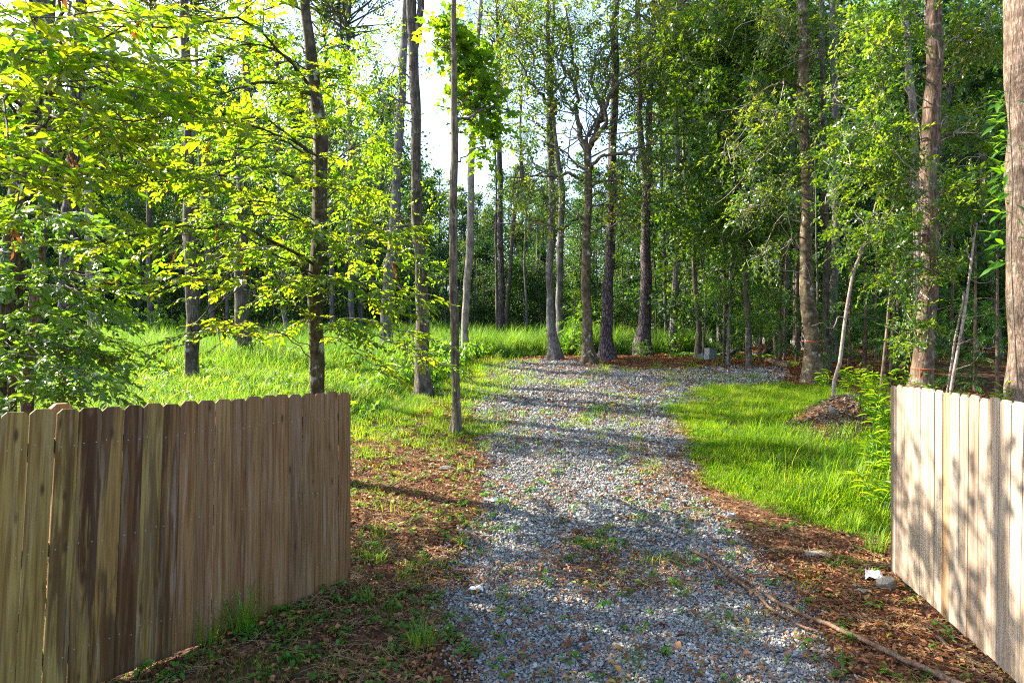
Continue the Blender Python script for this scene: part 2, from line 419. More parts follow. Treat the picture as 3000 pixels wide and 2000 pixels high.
# ground: three surfaces mixed by painted weights
def ground_mat():
    m, nt, out = new_mat('ground_surface')
    v = obj_coord(nt)
    ag = nt.nodes.new('ShaderNodeAttribute'); ag.attribute_name = 'w_gravel'
    ar = nt.nodes.new('ShaderNodeAttribute'); ar.attribute_name = 'w_grass'
    n_big = noise(nt, v, 1.7, 5, .6); n_f = noise(nt, v, 26, 6, .7)
    vo = voronoi(nt, v, 34); vl = voronoi(nt, v, 17)
    grav = ramp(nt, vo.outputs['Color'], [(.15, (.085, .088, .085)), (.6, (.19, .195, .19)), (.95, (.34, .345, .34))]).outputs[0]
    grav = mixc(nt, ramp(nt, vo.outputs['Distance'], [(.3, (0, 0, 0)), (.7, (1, 1, 1))]).outputs[0], grav, (.055, .05, .05))
    lit = ramp(nt, vl.outputs['Color'], [(.1, (.035, .018, .010)), (.45, (.11, .045, .020)), (.8, (.20, .085, .036)), (1, (.28, .17, .09))]).outputs[0]
    lit = mixc(nt, ramp(nt, n_f, [(.4, (0, 0, 0)), (.65, (1, 1, 1))]).outputs[0], lit, (.028, .018, .012))
    gr = ramp(nt, n_f, [(.3, (.022, .030, .010)), (.52, (.045, .070, .014)), (.68, (.09, .10, .025)), (.8, (.12, .075, .03))]).outputs[0]
    def edge(a):
        return ramp(nt, math_(nt, 'ADD', a, math_(nt, 'MULTIPLY', math_(nt, 'SUBTRACT', n_big, .5), .9)), [(.38, (0, 0, 0)), (.62, (1, 1, 1))]).outputs[0]
    col = mixc(nt, edge(ag.outputs['Fac']), lit, grav)
    col = mixc(nt, edge(ar.outputs['Fac']), col, gr)
    h = math_(nt, 'ADD', n_f, math_(nt, 'MULTIPLY', vo.outputs['Distance'], -.8))
    principled(nt, out, col, .92, .15, bump(nt, h, .8, .02))
    return m
M['ground'] = ground_mat()
def stone_mat():
    m, nt, out = new_mat('gravel_stone')
    oi = nt.nodes.new('ShaderNodeObjectInfo')
    v = obj_coord(nt, (1, 1, 1), True)
    c = ramp(nt, oi.outputs['Random'], [(0, (.10, .105, .10)), (.4, (.215, .225, .22)), (.78, (.33, .34, .335)), (.92, (.47, .47, .46)), (1, (.30, .23, .17))]).outputs[0]
    c = mixc(nt, math_(nt, 'MULTIPLY', noise(nt, v, 60, 4), .45), c, (.13, .13, .12))
    principled(nt, out, c, .85, .25)
    return m
M['stone'] = stone_mat()

# ------------------------------------------------------------------ where each ground cover lies
def smooth(a, b, x):
    t = np.clip((x - a) / (b - a + 1e-9), 0, 1); return t * t * (3 - 2 * t)
def vnoise(x, y, s, seed=0):
    x = np.asarray(x, float) * s + seed * 17.3; y = np.asarray(y, float) * s + seed * 9.1
    i = np.floor(x); j = np.floor(y); u = x - i; w = y - j
    u = u * u * (3 - 2 * u); w = w * w * (3 - 2 * w)
    hsh = lambda a, b: np.modf(np.abs(np.sin(a * 127.1 + b * 311.7 + seed) * 43758.5453))[0]
    return (hsh(i, j) * (1 - u) + hsh(i + 1, j) * u) * (1 - w) + (hsh(i, j + 1) * (1 - u) + hsh(i + 1, j + 1) * u) * w
def fbm(x, y, s, seed=0):
    return .55 * vnoise(x, y, s, seed) + .3 * vnoise(x, y, 2.1 * s, seed + 1) + .15 * vnoise(x, y, 4.3 * s, seed + 2)
_gy = np.array([-30, 4.3, 6.1, 9, 12, 14, 16, 19, 21.5, 22.5])
_gl = np.array([-.3, -.25, -.65, -.45, -.75, -1.0, -1.25, -1.1, -.4, 1.5])
_gr = np.array([2.0, 2.25, 2.85, 2.75, 3.1, 3.6, 6.6, 8.0, 8.2, 6.0])
def w_gravel(x, y):
    l = np.interp(y, _gy, _gl); r = np.interp(y, _gy, _gr)
    w = smooth(l - .35, l + .45, x) * (1 - smooth(r - .45, r + .35, x)) * (1 - smooth(21, 22.6, y)) * (1 - smooth(18.6, 20.0, y + .25 * np.sin(x * 1.7)) * smooth(1.8, 3.2, x))
    # a leaf covered ridge down the middle of the near drive
    rid = np.exp(-((x - (.62 + .09 * (9 - y))) / .34) ** 2) * smooth(5.2, 6.6, y) * (1 - smooth(10.5, 13, y))
    return np.clip(w - .22 * rid - .42 * smooth(.50, .66, fbm(x, y, .75, 41)) * (1 - smooth(12, 15, y)), 0, 1)
_ly = np.array([6.4, 7.4, 8.2, 9.2, 10.5, 12, 13.5, 15, 16.2, 16.8])
_ll = np.array([4.6, 3.9, 3.1, 2.75, 2.85, 3.1, 3.25, 3.9, 4.4, 6.0])
_lr = np.array([6.0, 6.5, 6.6, 6.8, 6.9, 7.3, 7.6, 7.9, 7.9, 6.2])
def w_lawn(x, y):
    l = np.interp(y, _ly, _ll); r = np.interp(y, _ly, _lr)
    w = smooth(l - .2, l + .35, x) * (1 - smooth(r - .5, r + .2, x)) * smooth(6.5, 7.2, y) * (1 - smooth(16.1, 16.7, y))
    gap = np.exp(-((y - 14.7) / .32) ** 2) * (1 - smooth(4.4, 5.6, x))      # the gravel strip that cuts into it
    bare = np.exp(-(((x - 5.9) / .9) ** 2 + ((y - 11.7) / .85) ** 2))      # bare side of the heap
    return np.clip(w - gap - 1.1 * bare, 0, 1)
_my = np.array([11.5, 12.5, 13.5, 15, 17, 20, 22, 24, 26])
_mr = np.array([-4.6, -3.1, -2.0, -1.75, -1.55, -1.5, -1.1, 2.0, 9.0])
def w_meadow(x, y):
    r = np.interp(y, _my, _mr)
    return (1 - smooth(r - .4, r + .25, x)) * smooth(10.5, 12, y) * (1 - smooth(32, 44, y))
# ------------------------------------------------------------------ scattering (one object per ground cover)
def source(name, me):
    return bpy.data.objects.new(name, me)          # lives only inside the scatter that uses it
def scatter(name, pts, rot, scl, srcs, pick, parent=None):
    me = bpy.data.meshes.new(name)
    n = len(pts)
    me.vertices.add(n); me.vertices.foreach_set('co', np.asarray(pts, np.float32).ravel())
    a = me.attributes.new('rot', 'FLOAT_VECTOR', 'POINT'); a.data.foreach_set('vector', np.asarray(rot, np.float32).ravel())
    a = me.attributes.new('scl', 'FLOAT_VECTOR', 'POINT'); a.data.foreach_set('vector', np.asarray(scl, np.float32).ravel())
    a = me.attributes.new('pick', 'INT', 'POINT'); a.data.foreach_set('value', np.asarray(pick, np.int32))
    o = link_mesh(name, me, parent)
    ng = bpy.data.node_groups.new(name + '_scatter', 'GeometryNodeTree')
    ng.interface.new_socket('Geometry', in_out='INPUT', socket_type='NodeSocketGeometry')
    ng.interface.new_socket('Geometry', in_out='OUTPUT', socket_type='NodeSocketGeometry')
    gi = ng.nodes.new('NodeGroupInput'); go = ng.nodes.new('NodeGroupOutput')
    j = ng.nodes.new('GeometryNodeJoinGeometry')
    def na(nm, t):
        q = ng.nodes.new('GeometryNodeInputNamedAttribute'); q.data_type = t; q.inputs['Name'].default_value = nm
        return q.outputs['Attribute']
    r_, s_, p_ = na('rot', 'FLOAT_VECTOR'), na('scl', 'FLOAT_VECTOR'), na('pick', 'INT')
    for k, so in enumerate(srcs):
        c = ng.nodes.new('FunctionNodeCompare'); c.data_type = 'INT'; c.operation = 'EQUAL'
        ng.links.new(p_, c.inputs[2]); c.inputs[3].default_value = k
        oi = ng.nodes.new('GeometryNodeObjectInfo'); oi.inputs['Object'].default_value = so
        oi.inputs['As Instance'].default_value = True
        ip = ng.nodes.new('GeometryNodeInstanceOnPoints')
        ng.links.new(gi.outputs[0], ip.inputs['Points']); ng.links.new(c.outputs[0], ip.inputs['Selection'])
        ng.links.new(oi.outputs['Geometry'], ip.inputs['Instance'])
        ng.links.new(r_, ip.inputs['Rotation']); ng.links.new(s_, ip.inputs['Scale'])
        ng.links.new(ip.outputs[0], j.inputs[0])
    ng.links.new(j.outputs[0], go.inputs[0])
    md = o.modifiers.new('scatter', 'NODES'); md.node_group = ng
    return o

def in_view(x, y, margin=.06):
    return np.abs(x / np.maximum(y, .1)) < .784 + margin
def sample(n, x0, x1, y0, y1, dens, power=1.0, margin=.06):
    """n tries over a box, nearer rows more often, kept with probability dens(x, y)"""
    u = rng.random(n)
    y = y0 + (y1 - y0) * u ** power
    x = x0 + (x1 - x0) * rng.random(n)
    k = (rng.random(n) < dens(x, y)) & in_view(x, y, margin)
    x = x[k]; y = y[k]
    return x, y

# ------------------------------------------------------------------ ground
def grow_axis(a, b, step, far, f=1.25):
    c = list(np.arange(a, b + step, step)); s = step
    while c[-1] < far: s *= f; c.append(c[-1] + s)
    s = step
    while c[0] > -far: s *= f; c.insert(0, c[0] - s)
    return np.array(c)
gx = grow_axis(-9, 11, .11, 320)
gy = [v for v in grow_axis(2, 17, .11, 500, 1.08) if v > -60]
gy = np.array(gy)
XX, YY = np.meshgrid(gx, gy)
ZZ = H(XX, YY) + .035 * (fbm(XX, YY, 2.6, 5) - .5) * smooth(2, 4, YY)
nx, ny = len(gx), len(gy)
def Hs(x, y):
    return H(x, y) + .035 * (fbm(x, y, 2.6, 5) - .5)
ii = np.arange(ny - 1)[:, None] * nx + np.arange(nx - 1)[None]
g = Geo()
g.add(np.stack([XX, YY, ZZ], -1).reshape(-1, 3), np.stack([ii, ii + 1, ii + nx + 1, ii + nx], -1).reshape(-1, 4))
me = g.mesh('ground', M['ground'])
for nm, w in (('w_gravel', w_gravel(XX, YY)), ('w_grass', np.maximum(w_lawn(XX, YY), w_meadow(XX, YY)))):
    a = me.attributes.new(nm, 'FLOAT', 'POINT'); a.data.foreach_set('value', w.astype(np.float32).ravel())
tag(link_mesh('ground', me), kind='structure')

# gravel stones
import bmesh
def hull_mesh(name, seed, mat, flat=.7, n=13):
    r = np.random.default_rng(seed); bm = bmesh.new()
    p = unit(r.normal(size=(n, 3))) * (.75 + .35 * r.random((n, 1))) * np.array([1, .8, flat])
    vs = [bm.verts.new(q * .5) for q in p]
    res = bmesh.ops.convex_hull(bm, input=vs)
    bmesh.ops.delete(bm, geom=[v for v in bm.verts if not v.link_faces], context='VERTS')
    me = bpy.data.meshes.new(name); bm.to_mesh(me); bm.free(); me.materials.append(mat)
    return me
stones = [source('gravel_stone', hull_mesh('gravel_stone', 40 + k, M['stone'])) for k in range(6)]
dg = lambda x, y: np.clip(w_gravel(x, y) * (.35 + 1.5 * (fbm(x, y, .9, 2) - .10)) - .08 + .3 * (fbm(x, y, 3.1, 4) - .5), 0, 1)
px_, py_, ps_ = [], [], []
for n, x0, x1, y0, y1, s0 in ((62000, -1.4, 3.4, 3.4, 7.2, .024), (42000, -1.6, 3.6, 7.2, 12.5, .032), (52000, -2, 9, 12.5, 22, .046)):
    x, y = sample(n, x0, x1, y0, y1, dg)
    px_.append(x); py_.append(y); ps_.append(s0 * np.exp(rng.normal(0, .28, len(x))))
x = np.concatenate(px_); y = np.concatenate(py_); s = np.concatenate(ps_)
rot = rng.uniform(-.5, .5, (len(x), 3)); rot[:, 2] = rng.uniform(0, 6.28, len(x))
tag(scatter('gravel', np.stack([x, y, Hs(x, y) + s * .22], 1), rot, s[:, None] * rng.uniform(.8, 1.2, (len(x), 3)), stones, rng.integers(0, 6, len(x))),
    'crushed grey gravel covering the drive between the gates', 'gravel', kind='stuff')

# fallen leaves
def litter_leaf(name, seed, L=1.0, W=.42, curl=.25):
    r = np.random.default_rng(seed); ge = Geo()
    n = 5; u = np.linspace(0, 1, n); prof = np.array([.06, .8, 1., .66, .02]) * W * (1 + .2 * r.normal(size=n))
    c1, c2, tw = curl * r.normal(), .2 + .25 * r.random(), .3 * r.normal()
    v = []
    for k in range(n):
        z = c1 * (u[k] - .5) ** 2 * 2
        for sgn in (-1, 0, 1):
            v.append([L * (u[k] - .5), sgn * prof[k] * .5, z + (c2 * abs(sgn) * prof[k]) + tw * sgn * (u[k] - .5) * prof[k]])
    f = []
    for k in range(n - 1):
        for q in (0, 1):
            f.append([k * 3 + q, k * 3 + q + 1, k * 3 + q + 4, k * 3 + q + 3][::-1])
    ge.add(v, f)
    return ge.mesh(name, M['litter'])
lleaf = [litter_leaf('fallen_leaf', 70 + k, 1, rng.uniform(.32, .55)) for k in range(7)]
def d_lit(x, y):
    g_ = w_gravel(x, y); l_ = w_lawn(x, y); m_ = w_meadow(x, y)
    base = .36 + .64 * (1 - g_)
    patch = .35 + 1.1 * (fbm(x, y, 1.1, 9) - .25)
    d = base * patch * (1 - .93 * l_) * (1 - .95 * m_)
    rs = smooth(1.9, 3.0, x) * (1 - smooth(6.6, 7.6, y))          # thick drift by the right gate
    return np.clip(d * .75 * (1 + .9 * smooth(11, 14, y)) + .35 * rs, 0, 1)
xs, ys, ss = [], [], []
for n, x0, x1, y0, y1, s0 in ((38000, -3.2, 4.2, 3.3, 7.5, .042), (34000, -3.6, 5.5, 7.5, 12.5, .050), (42000, -3, 11, 12.5, 24, .066), (9000, -8, 22, 20, 34, .12)):
    x, y = sample(n, x0, x1, y0, y1, d_lit)
    xs.append(x); ys.append(y); ss.append(s0 * np.exp(rng.normal(0, .3, len(x))))
x = np.concatenate(xs); y = np.concatenate(ys); s = np.concatenate(ss)
# the 260 that lie nearest and largest become leaves of their own
near = np.where((y < 6.3) & (s > .038) & in_view(x, y, -.03) & (y > 4.35) & (x > -1.45) & (x < 3.0))[0]
near = near[np.argsort(-s[near] / y[near])][:260]
rest = np.setdiff1d(np.arange(len(x)), near)
rot = rng.normal(0, .28, (len(x), 3)); rot[:, 2] = rng.uniform(0, 6.28, len(x))
z = Hs(x, y) + .010 + .022 * rng.random(len(x)) + .012 * w_gravel(x, y)
tag(scatter('leaf_litter', np.stack([x, y, z], 1)[rest], rot[rest], (s[:, None] * np.ones(3))[rest], [source('litter_leaf', m_) for m_ in lleaf], rng.integers(0, 7, len(rest))),
    'brown leaf litter strewn over the ground beside and on the drive', 'leaf litter', kind='stuff')
for i in near:
    o = link_mesh('fallen_leaf', lleaf[rng.integers(0, 7)])
    o.location = (x[i], y[i], z[i] + .006); o.rotation_euler = rot[i]; sc_ = s[i] * 1.1; o.scale = (sc_, sc_, sc_)
    wh = ('brown fallen leaf lying on the grey gravel in the near middle of the drive', 'fallen leaves on the near gravel') if w_gravel(x[i], y[i]) > .5 else \
        (('brown fallen leaf in the leafy ground between the left gate and the gravel', 'fallen leaves right of the left gate') if x[i] < .8 else ('brown fallen leaf in the leaf drift left of the right gate', 'fallen leaves beside the right gate'))
    tag(o, wh[0], 'leaf', wh[1])

# dry stems and pine straw
def straw_mesh(seed):
    r = np.random.default_rng(seed); ge = Geo()
    for k in range(7):
        a = r.uniform(0, 6.28); L = r.uniform(.5, 1.1); c = r.normal(0, .25, 3) * [1, 1, .1]
        d = np.array([math.cos(a), math.sin(a), r.normal(0, .08)]); b = np.array([-d[1], d[0], 0]) * r.normal(0, .15)
        tube(ge, [c - d * L / 2, c + b, c + d * L / 2], .010, 3, cap=False)
    return ge.mesh('straw', M['straw'])
straw = [source('straw', straw_mesh(5 + k)) for k in range(4)]
ds = lambda x, y: np.clip((1 - w_gravel(x, y)) * (1 - w_lawn(x, y)) * (1 - w_meadow(x, y)) * (fbm(x, y, 1.6, 21) + .1), 0, 1)
x, y = sample(6500, -3.5, 5, 3.4, 13, ds)
rot = rng.normal(0, .12, (len(x), 3)); rot[:, 2] = rng.uniform(0, 6.28, len(x))
tag(scatter('dry_straw', np.stack([x, y, Hs(x, y) + .02], 1), rot, rng.uniform(.10, .26, len(x))[:, None] * np.ones(3), straw, rng.integers(0, 4, len(x))),
    'dry stems and pine straw lying among the leaves', 'straw', kind='stuff')

# ------------------------------------------------------------------ grasses
def blade_tuft(name, seed, n, h, w, spread, lean, mat, seedheads=0):
    r = np.random.default_rng(seed); ge = Geo()
    for k in range(n):
        a = r.uniform(0, 6.28); rad = spread * math.sqrt(r.random())
        b = np.array([rad * math.cos(a), rad * math.sin(a), -.02])
        aa = a + r.normal(0, .9); hh = h * r.uniform(.5, 1.05); ln = lean * r.uniform(.2, 1.2) * hh
        o = np.array([math.cos(aa), math.sin(aa), 0]); s = np.array([-o[1], o[0], 0])
        u = np.array([0, .35, .7, 1.]); ww = np.array([.7, 1., .7, .02]) * w * .5
        c = b + o * (ln * u[:, None] ** 2) + np.array([0, 0, 1.]) * (hh * (u - .35 * lean * u ** 3))[:, None]
        v = np.stack([c - s * ww[:, None], c + s * ww[:, None]], 1).reshape(-1, 3)
        f = [[2 * q, 2 * q + 1, 2 * q + 3, 2 * q + 2] for q in range(3)]
        ge.add(v, f, 0, r.random())
    return ge.mesh(name, mat)
meadow_src = [source('meadow_tuft', blade_tuft('meadow_tuft', 100 + k, 26, .62, .010, .20, .7, M['grass' if k % 2 else 'soft'])) for k in range(4)]
soft_src = [source('soft_tuft', blade_tuft('soft_tuft', 110 + k, 44, .85, .010, .30, .45, M['soft'])) for k in range(3)]
lawn_src = [source('lawn_tuft', blade_tuft('lawn_tuft', 120 + k, 26, (.12, .10, .15, .20)[k], (.006, .007, .005, .004)[k], .13, (.9, 1.1, .8, .6)[k], M['lawn'])) for k in range(4)]
lawn_src += [source('lawn_straw', blade_tuft('lawn_straw', 130, 12, .14, .004, .14, 1.3, M['straw'])), source('lawn_tall', blade_tuft('lawn_tall', 131, 14, .34, .004, .10, .5, M['lawn']))]
dm = lambda x, y: np.clip(w_meadow(x, y) * (.55 + .9 * (fbm(x, y, .6, 31) - .3)), 0, 1)
X_, Y_, K_, S_ = [], [], [], []
for n, x0, x1, y0, y1, s0 in ((16000, -15, 1, 11, 17, .95), (17000, -20, 3, 17, 25, 1.35), (12000, -30, 9, 24, 40, 1.75)):
    x, y = sample(n, x0, x1, y0, y1, dm)
    X_.append(x); Y_.append(y)
    tall = rng.random(len(x)) < smooth(15, 24, y) * .75
    K_.append(np.where(tall, rng.integers(4, 7, len(x)), rng.integers(0, 4, len(x))))
    S_.append(s0 * rng.uniform(.6, 1.2, len(x)) * np.where(tall, .85, 1) * (.72 + .55 * fbm(x, y, .35, 77)))
x = np.concatenate(X_); y = np.concatenate(Y_); k = np.concatenate(K_); s = np.concatenate(S_)
edge = np.clip((np.interp(y, _my, _mr) - x) / 1.6, .35, 1)
rot = np.zeros((len(x), 3)); rot[:, 2] = rng.uniform(0, 6.28, len(x)); rot[:, :2] = rng.normal(0, .12, (len(x), 2))
tag(scatter('meadow_grass', np.stack([x, y, Hs(x, y)], 1), rot, (s * edge)[:, None] * np.ones(3), meadow_src + soft_src, k),
    'tall soft green grass of the meadow behind the left gate', 'grass', kind='stuff')
dl = lambda x, y: np.clip(w_lawn(x, y) * (.25 + 1.9 * (fbm(x, y, 1.5, 91) - .18)) - .08, 0, 1)
x, y = sample(30000, 2.4, 8.5, 6.4, 17, dl)
rot = np.zeros((len(x), 3)); rot[:, 2] = rng.uniform(0, 6.28, len(x))
rgt = smooth(.0, 1.6, x - np.interp(y, _ly, _ll))
s = (.45 + 1.15 * fbm(x, y, 2.2, 93)) * rng.uniform(.55, 1.35, len(x)) * (.65 + .8 * rgt * smooth(13.5, 10, y)) * np.interp(y, [7, 12, 17], [1.0, 1.15, 1.5])
tag(scatter('lawn_grass', np.stack([x, y, Hs(x, y)], 1), rot, s[:, None] * np.array([1.1, 1.1, 1]), lawn_src, rng.choice(6, len(x), p=[.27, .24, .24, .16, .04, .05])),
    'short bright green grass growing on the right side of the drive', 'grass', kind='stuff')
# sparse short grass and small weeds on the left of the drive and along its edges
def d_sp(x, y):
    lft = (1 - smooth(-1.0, .3, x)) * (1 - w_meadow(x, y))
    drive = .16 * smooth(.56, .68, fbm(x, y, .9, 51)) + .5 * np.exp(-((y - 14.5) / 2.4) ** 2) * smooth(.55, .66, fbm(x, y, .8, 53))
    return np.clip((.16 + .5 * smooth(9, 12.5, y)) * lft * smooth(.45, .62, fbm(x, y, .9, 61)) + drive + .5 * np.exp(-((x - np.interp(y, _gy, _gl) + .1) / .5) ** 2) * smooth(11, 14, y) * (1 - smooth(21, 22, y)), 0, 1)
x, y = sample(20000, -4, 7, 3.6, 21.5, d_sp, 1.3)
rot = np.zeros((len(x), 3)); rot[:, 2] = rng.uniform(0, 6.28, len(x))
s = rng.uniform(.5, 1.3, len(x)) * np.interp(y, [4, 12, 20], [.75, 1.2, 1.6])
tag(scatter('sparse_grass', np.stack([x, y, Hs(x, y)], 1), rot, s[:, None] * np.ones(3), lawn_src, rng.integers(0, 4, len(x))),
    'thin short grass coming up through the leaves and gravel', 'grass', kind='stuff')
def weed_mesh(seed):
    r = np.random.default_rng(seed); ge = Geo(); n = 9
    a = r.uniform(0, 6.28, n); rad = .35 * np.sqrt(r.random(n)); hh = r.uniform(.15, .6, n)
    pos = np.stack([rad * np.cos(a), rad * np.sin(a), hh], 1)
    d = np.stack([np.cos(a), np.sin(a), r.normal(-.1, .2, n)], 1)
    for p_ in pos: tube(ge, [[0, 0, -.05], p_ * [.5, .5, .7], p_], .012, 3, cap=False, r=.3)
    leaves(ge, pos, d, np.tile([0, 0, 1.], (n, 1)) + r.normal(0, .25, (n, 3)), r.uniform(.3, .5, n), r.uniform(.2, .32, n), LEAF_HI)
    return ge.mesh('small_weed', M['weed'])
weed_src = [source('small_weed', weed_mesh(200 + k)) for k in range(4)]
x, y = sample(3800, -3.5, 5, 3.5, 13, lambda x, y: np.clip((1 - w_lawn(x, y)) * ((1 - w_gravel(x, y)) * .8 * fbm(x, y, 1.2, 71) + .09) * (1 - .7 * smooth(2, 3, x)), 0, 1), 1.2)
rot = np.zeros((len(x), 3)); rot[:, 2] = rng.uniform(0, 6.28, len(x))
s = rng.uniform(.06, .15, len(x))
tag(scatter('small_weeds', np.stack([x, y, Hs(x, y)], 1), rot, s[:, None] * np.ones(3), weed_src, rng.integers(0, 4, len(x))),
    'small green weeds scattered through the leaf litter', 'weeds', kind='stuff')

x, y = sample(6500, -15, 0, 11.5, 26, lambda x, y: np.clip(w_meadow(x, y) * smooth(.48, .60, fbm(x, y, .55, 83)), 0, 1))
rot = np.zeros((len(x), 3)); rot[:, 2] = rng.uniform(0, 6.28, len(x)); s = rng.uniform(.18, .50, len(x)) * np.interp(y, [12, 25], [.8, 1.4])
tag(scatter('meadow_weeds', np.stack([x, y, Hs(x, y) + .05], 1), rot, s[:, None] * np.array([.8, .8, 1.6]), weed_src, rng.integers(0, 4, len(x))),
    'broad leaved weeds growing in patches among the meadow grass', 'weeds', kind='stuff')
# pale chips and stems on the bare side of the earth heap
x, y = sample(7000, 4.8, 7.2, 10.4, 12.9, lambda x, y: np.exp(-(((x - 5.85) / .6) ** 2 + ((y - 11.6) / .6) ** 2)))
rot = rng.normal(0, .4, (len(x), 3)); rot[:, 2] = rng.uniform(0, 6.28, len(x))
chip = litter_leaf('pale_chip', 88, 1, .35); chip.materials.clear(); chip.materials.append(M['chip'])
tag(scatter('heap_debris', np.stack([x, y, Hs(x, y) + .02], 1), rot, rng.uniform(.05, .11, len(x))[:, None] * np.ones(3), [source('pale_chip', chip), straw[0]], (rng.random(len(x)) < .25).astype(int)),
    'pale chips and dry stems covering the heap of earth', 'debris', kind='stuff')

# ------------------------------------------------------------------ gates
def picket_mesh(name, w, h, t, mat, seed, ear=.030):
    r = np.random.default_rng(seed); bm = bmesh.new()
    e = ear * r.uniform(.85, 1.1)
    out = [(-w / 2, 0), (w / 2, 0), (w / 2, h - e), (w / 2 - e, h), (-w / 2 + e, h), (-w / 2, h - e)]
    fr = [bm.verts.new((px, -t / 2, pz)) for px, pz in out]; bk = [bm.verts.new((px, t / 2, pz)) for px, pz in out]
    bm.faces.new(fr); bm.faces.new(bk[::-1])
    for k in range(6):
        q = (k + 1) % 6; bm.faces.new((fr[k], bk[k], bk[q], fr[q]))
    bmesh.ops.recalc_face_normals(bm, faces=bm.faces)
    bmesh.ops.bevel(bm, geom=[ed for ed in bm.edges if abs(ed.verts[0].co.y - ed.verts[1].co.y) < 1e-6], offset=.0016, segments=1, affect='EDGES')
    if h > 1.7:                                             # two nails into each rail
        for nz in (.28, .95, 1.60):
            for nx_ in (-w * .28, w * .28):
                a0 = r.uniform(0, 1); cx, cz = nx_ + r.normal(0, .004), nz + r.normal(0, .008)
                for sy in (-1, 1):
                    vs = [bm.verts.new((cx + .0042 * math.cos(a0 + q * 1.047), sy * (t / 2 + .0012), cz + .0042 * math.sin(a0 + q * 1.047))) for q in range(6)]
                    f_ = bm.faces.new(vs if sy < 0 else vs[::-1]); f_.material_index = 1
    me = bpy.data.meshes.new(name); bm.to_mesh(me); bm.free(); me.materials.append(mat); me.materials.append(M['nail'])
    return me
def box_mesh(name, sx, sy, sz, mat, bev=.002, ear=0):
    bm = bmesh.new(); bmesh.ops.create_cube(bm, size=1)
    for v in bm.verts: v.co = (v.co.x * sx, v.co.y * sy, v.co.z * sz)
    bmesh.ops.bevel(bm, geom=bm.edges[:], offset=bev, segments=1, affect='EDGES')
    me = bpy.data.meshes.new(name); bm.to_mesh(me); bm.free(); me.materials.append(mat); return me
nail_me = None
def make_gate(name, label, far, near, widths, heights_z, mat, colours, stains, lean_near, length_total, front_sign, rail_out, gaps=()):
    """far / near: ground points of the two ends seen in the photograph; local x runs from the far end to the near end, local y to the back"""
    d = unit(np.array([near[0] - far[0], near[1] - far[1], 0]))
    back = np.cross([0, 0, 1.], d) * front_sign
    root = empty(name, (far[0], far[1], 0), label, 'gate')
    ang = math.atan2(d[1], d[0]); root.rotation_euler = (0, 0, ang)
    sgn = 1 if front_sign > 0 else -1
    s = 0; k = 0
    meshes = {}
    r = np.random.default_rng(8)
    while s < length_total:
        w = widths[k % len(widths)]
        key = round(w, 4)
        if key not in meshes: meshes[key] = [picket_mesh('picket', w, 1.83, .017, mat, 300 + q + int(w * 1e4)) for q in range(3)]
        o = link_mesh('picket', meshes[key][r.integers(0, 3)], root)
        zz = heights_z + r.normal(0, .006)
        dep = sgn * r.normal(0, .0022)
        o.location = (s + w / 2, dep, zz)
        ln = lean_near * min(1, s / 2.3) ** 1.3
        o.rotation_euler = (0, ln + r.normal(0, .0025), r.normal(0, .012))
        c = colours[k % len(colours)]; o.color = (*(np.array(c) * r.uniform(.86, 1.12)), float(stains[k % len(stains)]))
        s += w + max(.0008, r.normal(.0018, .0012)) + (.005 if k in gaps else 0); k += 1
    for z in (.28, .95, 1.60):
        rl = link_mesh('rail', box_mesh('rail', s + rail_out * 2, .038, .089, mat, .003), root)
        rl.location = (s / 2, sgn * .031, heights_z + z); rl.color = (.34, .20, .07, .2)
    # diagonal brace and nails
    L = math.hypot(s, 1.1)
    br = link_mesh('brace', box_mesh('brace', L * .94, .036, .085, mat, .003), root)
    br.location = (s / 2, sgn * .070, heights_z + .95); br.rotation_euler = (0, math.atan2(1.1, s), 0); br.color = (.34, .20, .08, .2)
    return root, s
new_pt = [(.36, .26, .085), (.34, .24, .075), (.30, .225, .075), (.27, .17, .05), (.37, .27, .09), (.27, .19, .075)]
old_br = [(.205, .114, .047), (.225, .130, .054), (.188, .105, .045), (.24, .145, .060), (.182, .104, .046), (.220, .120, .045)]
# left gate: the far 12 boards are weathered, the near ones newer yellowish pine
new_pt = 0
cl = [old_br[i % 6] for i in range(12)] + [(.150, .090, .030), (.235, .165, .045), (.10, .050, .014), (.20, .125, .032), (.235, .160, .045), (.235, .175, .05), (.25, .18, .048), (.25, .18, .05), (.24, .17, .05), (.25, .18, .05)]
sl = [.16, .05, .08, .22, .05, .18, .04, .14, .05, .12, .06, .10] + [.9, .7, 1.0, .85, 1.0, .75, .2, .15, .2, .2]
left_far, left_near = P(803, 810, 6.14), P(50, 810, 3.98)
make_gate('wooden_gate', 'brown dog-eared plank gate standing open on the left, in shade', left_far, left_near, [.137, .139, .136], .012, M['plank'], cl, sl, -.047, 3.15, -1, .02, (16, 17))
cr = [(.29, .235, .18), (.27, .21, .16), (.31, .245, .185), (.37, .31, .245), (.36, .30, .235), (.39, .33, .26), (.35, .29, .225), (.39, .335, .265), (.33, .22, .12), (.37, .31, .245)]
right_far, right_near = P(2048, 810, 6.46), P(2334, 810, 4.29)
make_gate('wooden_gate', 'pale sunlit bleached plank gate standing open on the right', right_far, right_near, [.139, .137, .140], .055, M['plank_pale'], cr, [.30, .35, .25, .12, .15, .15, .12, .1, .5, .2], .035, 2.95, 1, .02, (1, 9, 13))
# dog-eared post whose tip shows behind the left gate
pb = P(140, 810, 4.62)
ptop = CAM_H - (926 - 810) / 1500 * 4.62
post = link_mesh('gate_post', picket_mesh('gate_post', .13, ptop + .3, .09, M['plank'], 9))
post.location = (pb[0], pb[1], -.3); post.rotation_euler = (0, 0, .8); post.color = (.30, .17, .06, .2)
tag(post, 'orange-brown post tip showing just behind the left gate', 'post')
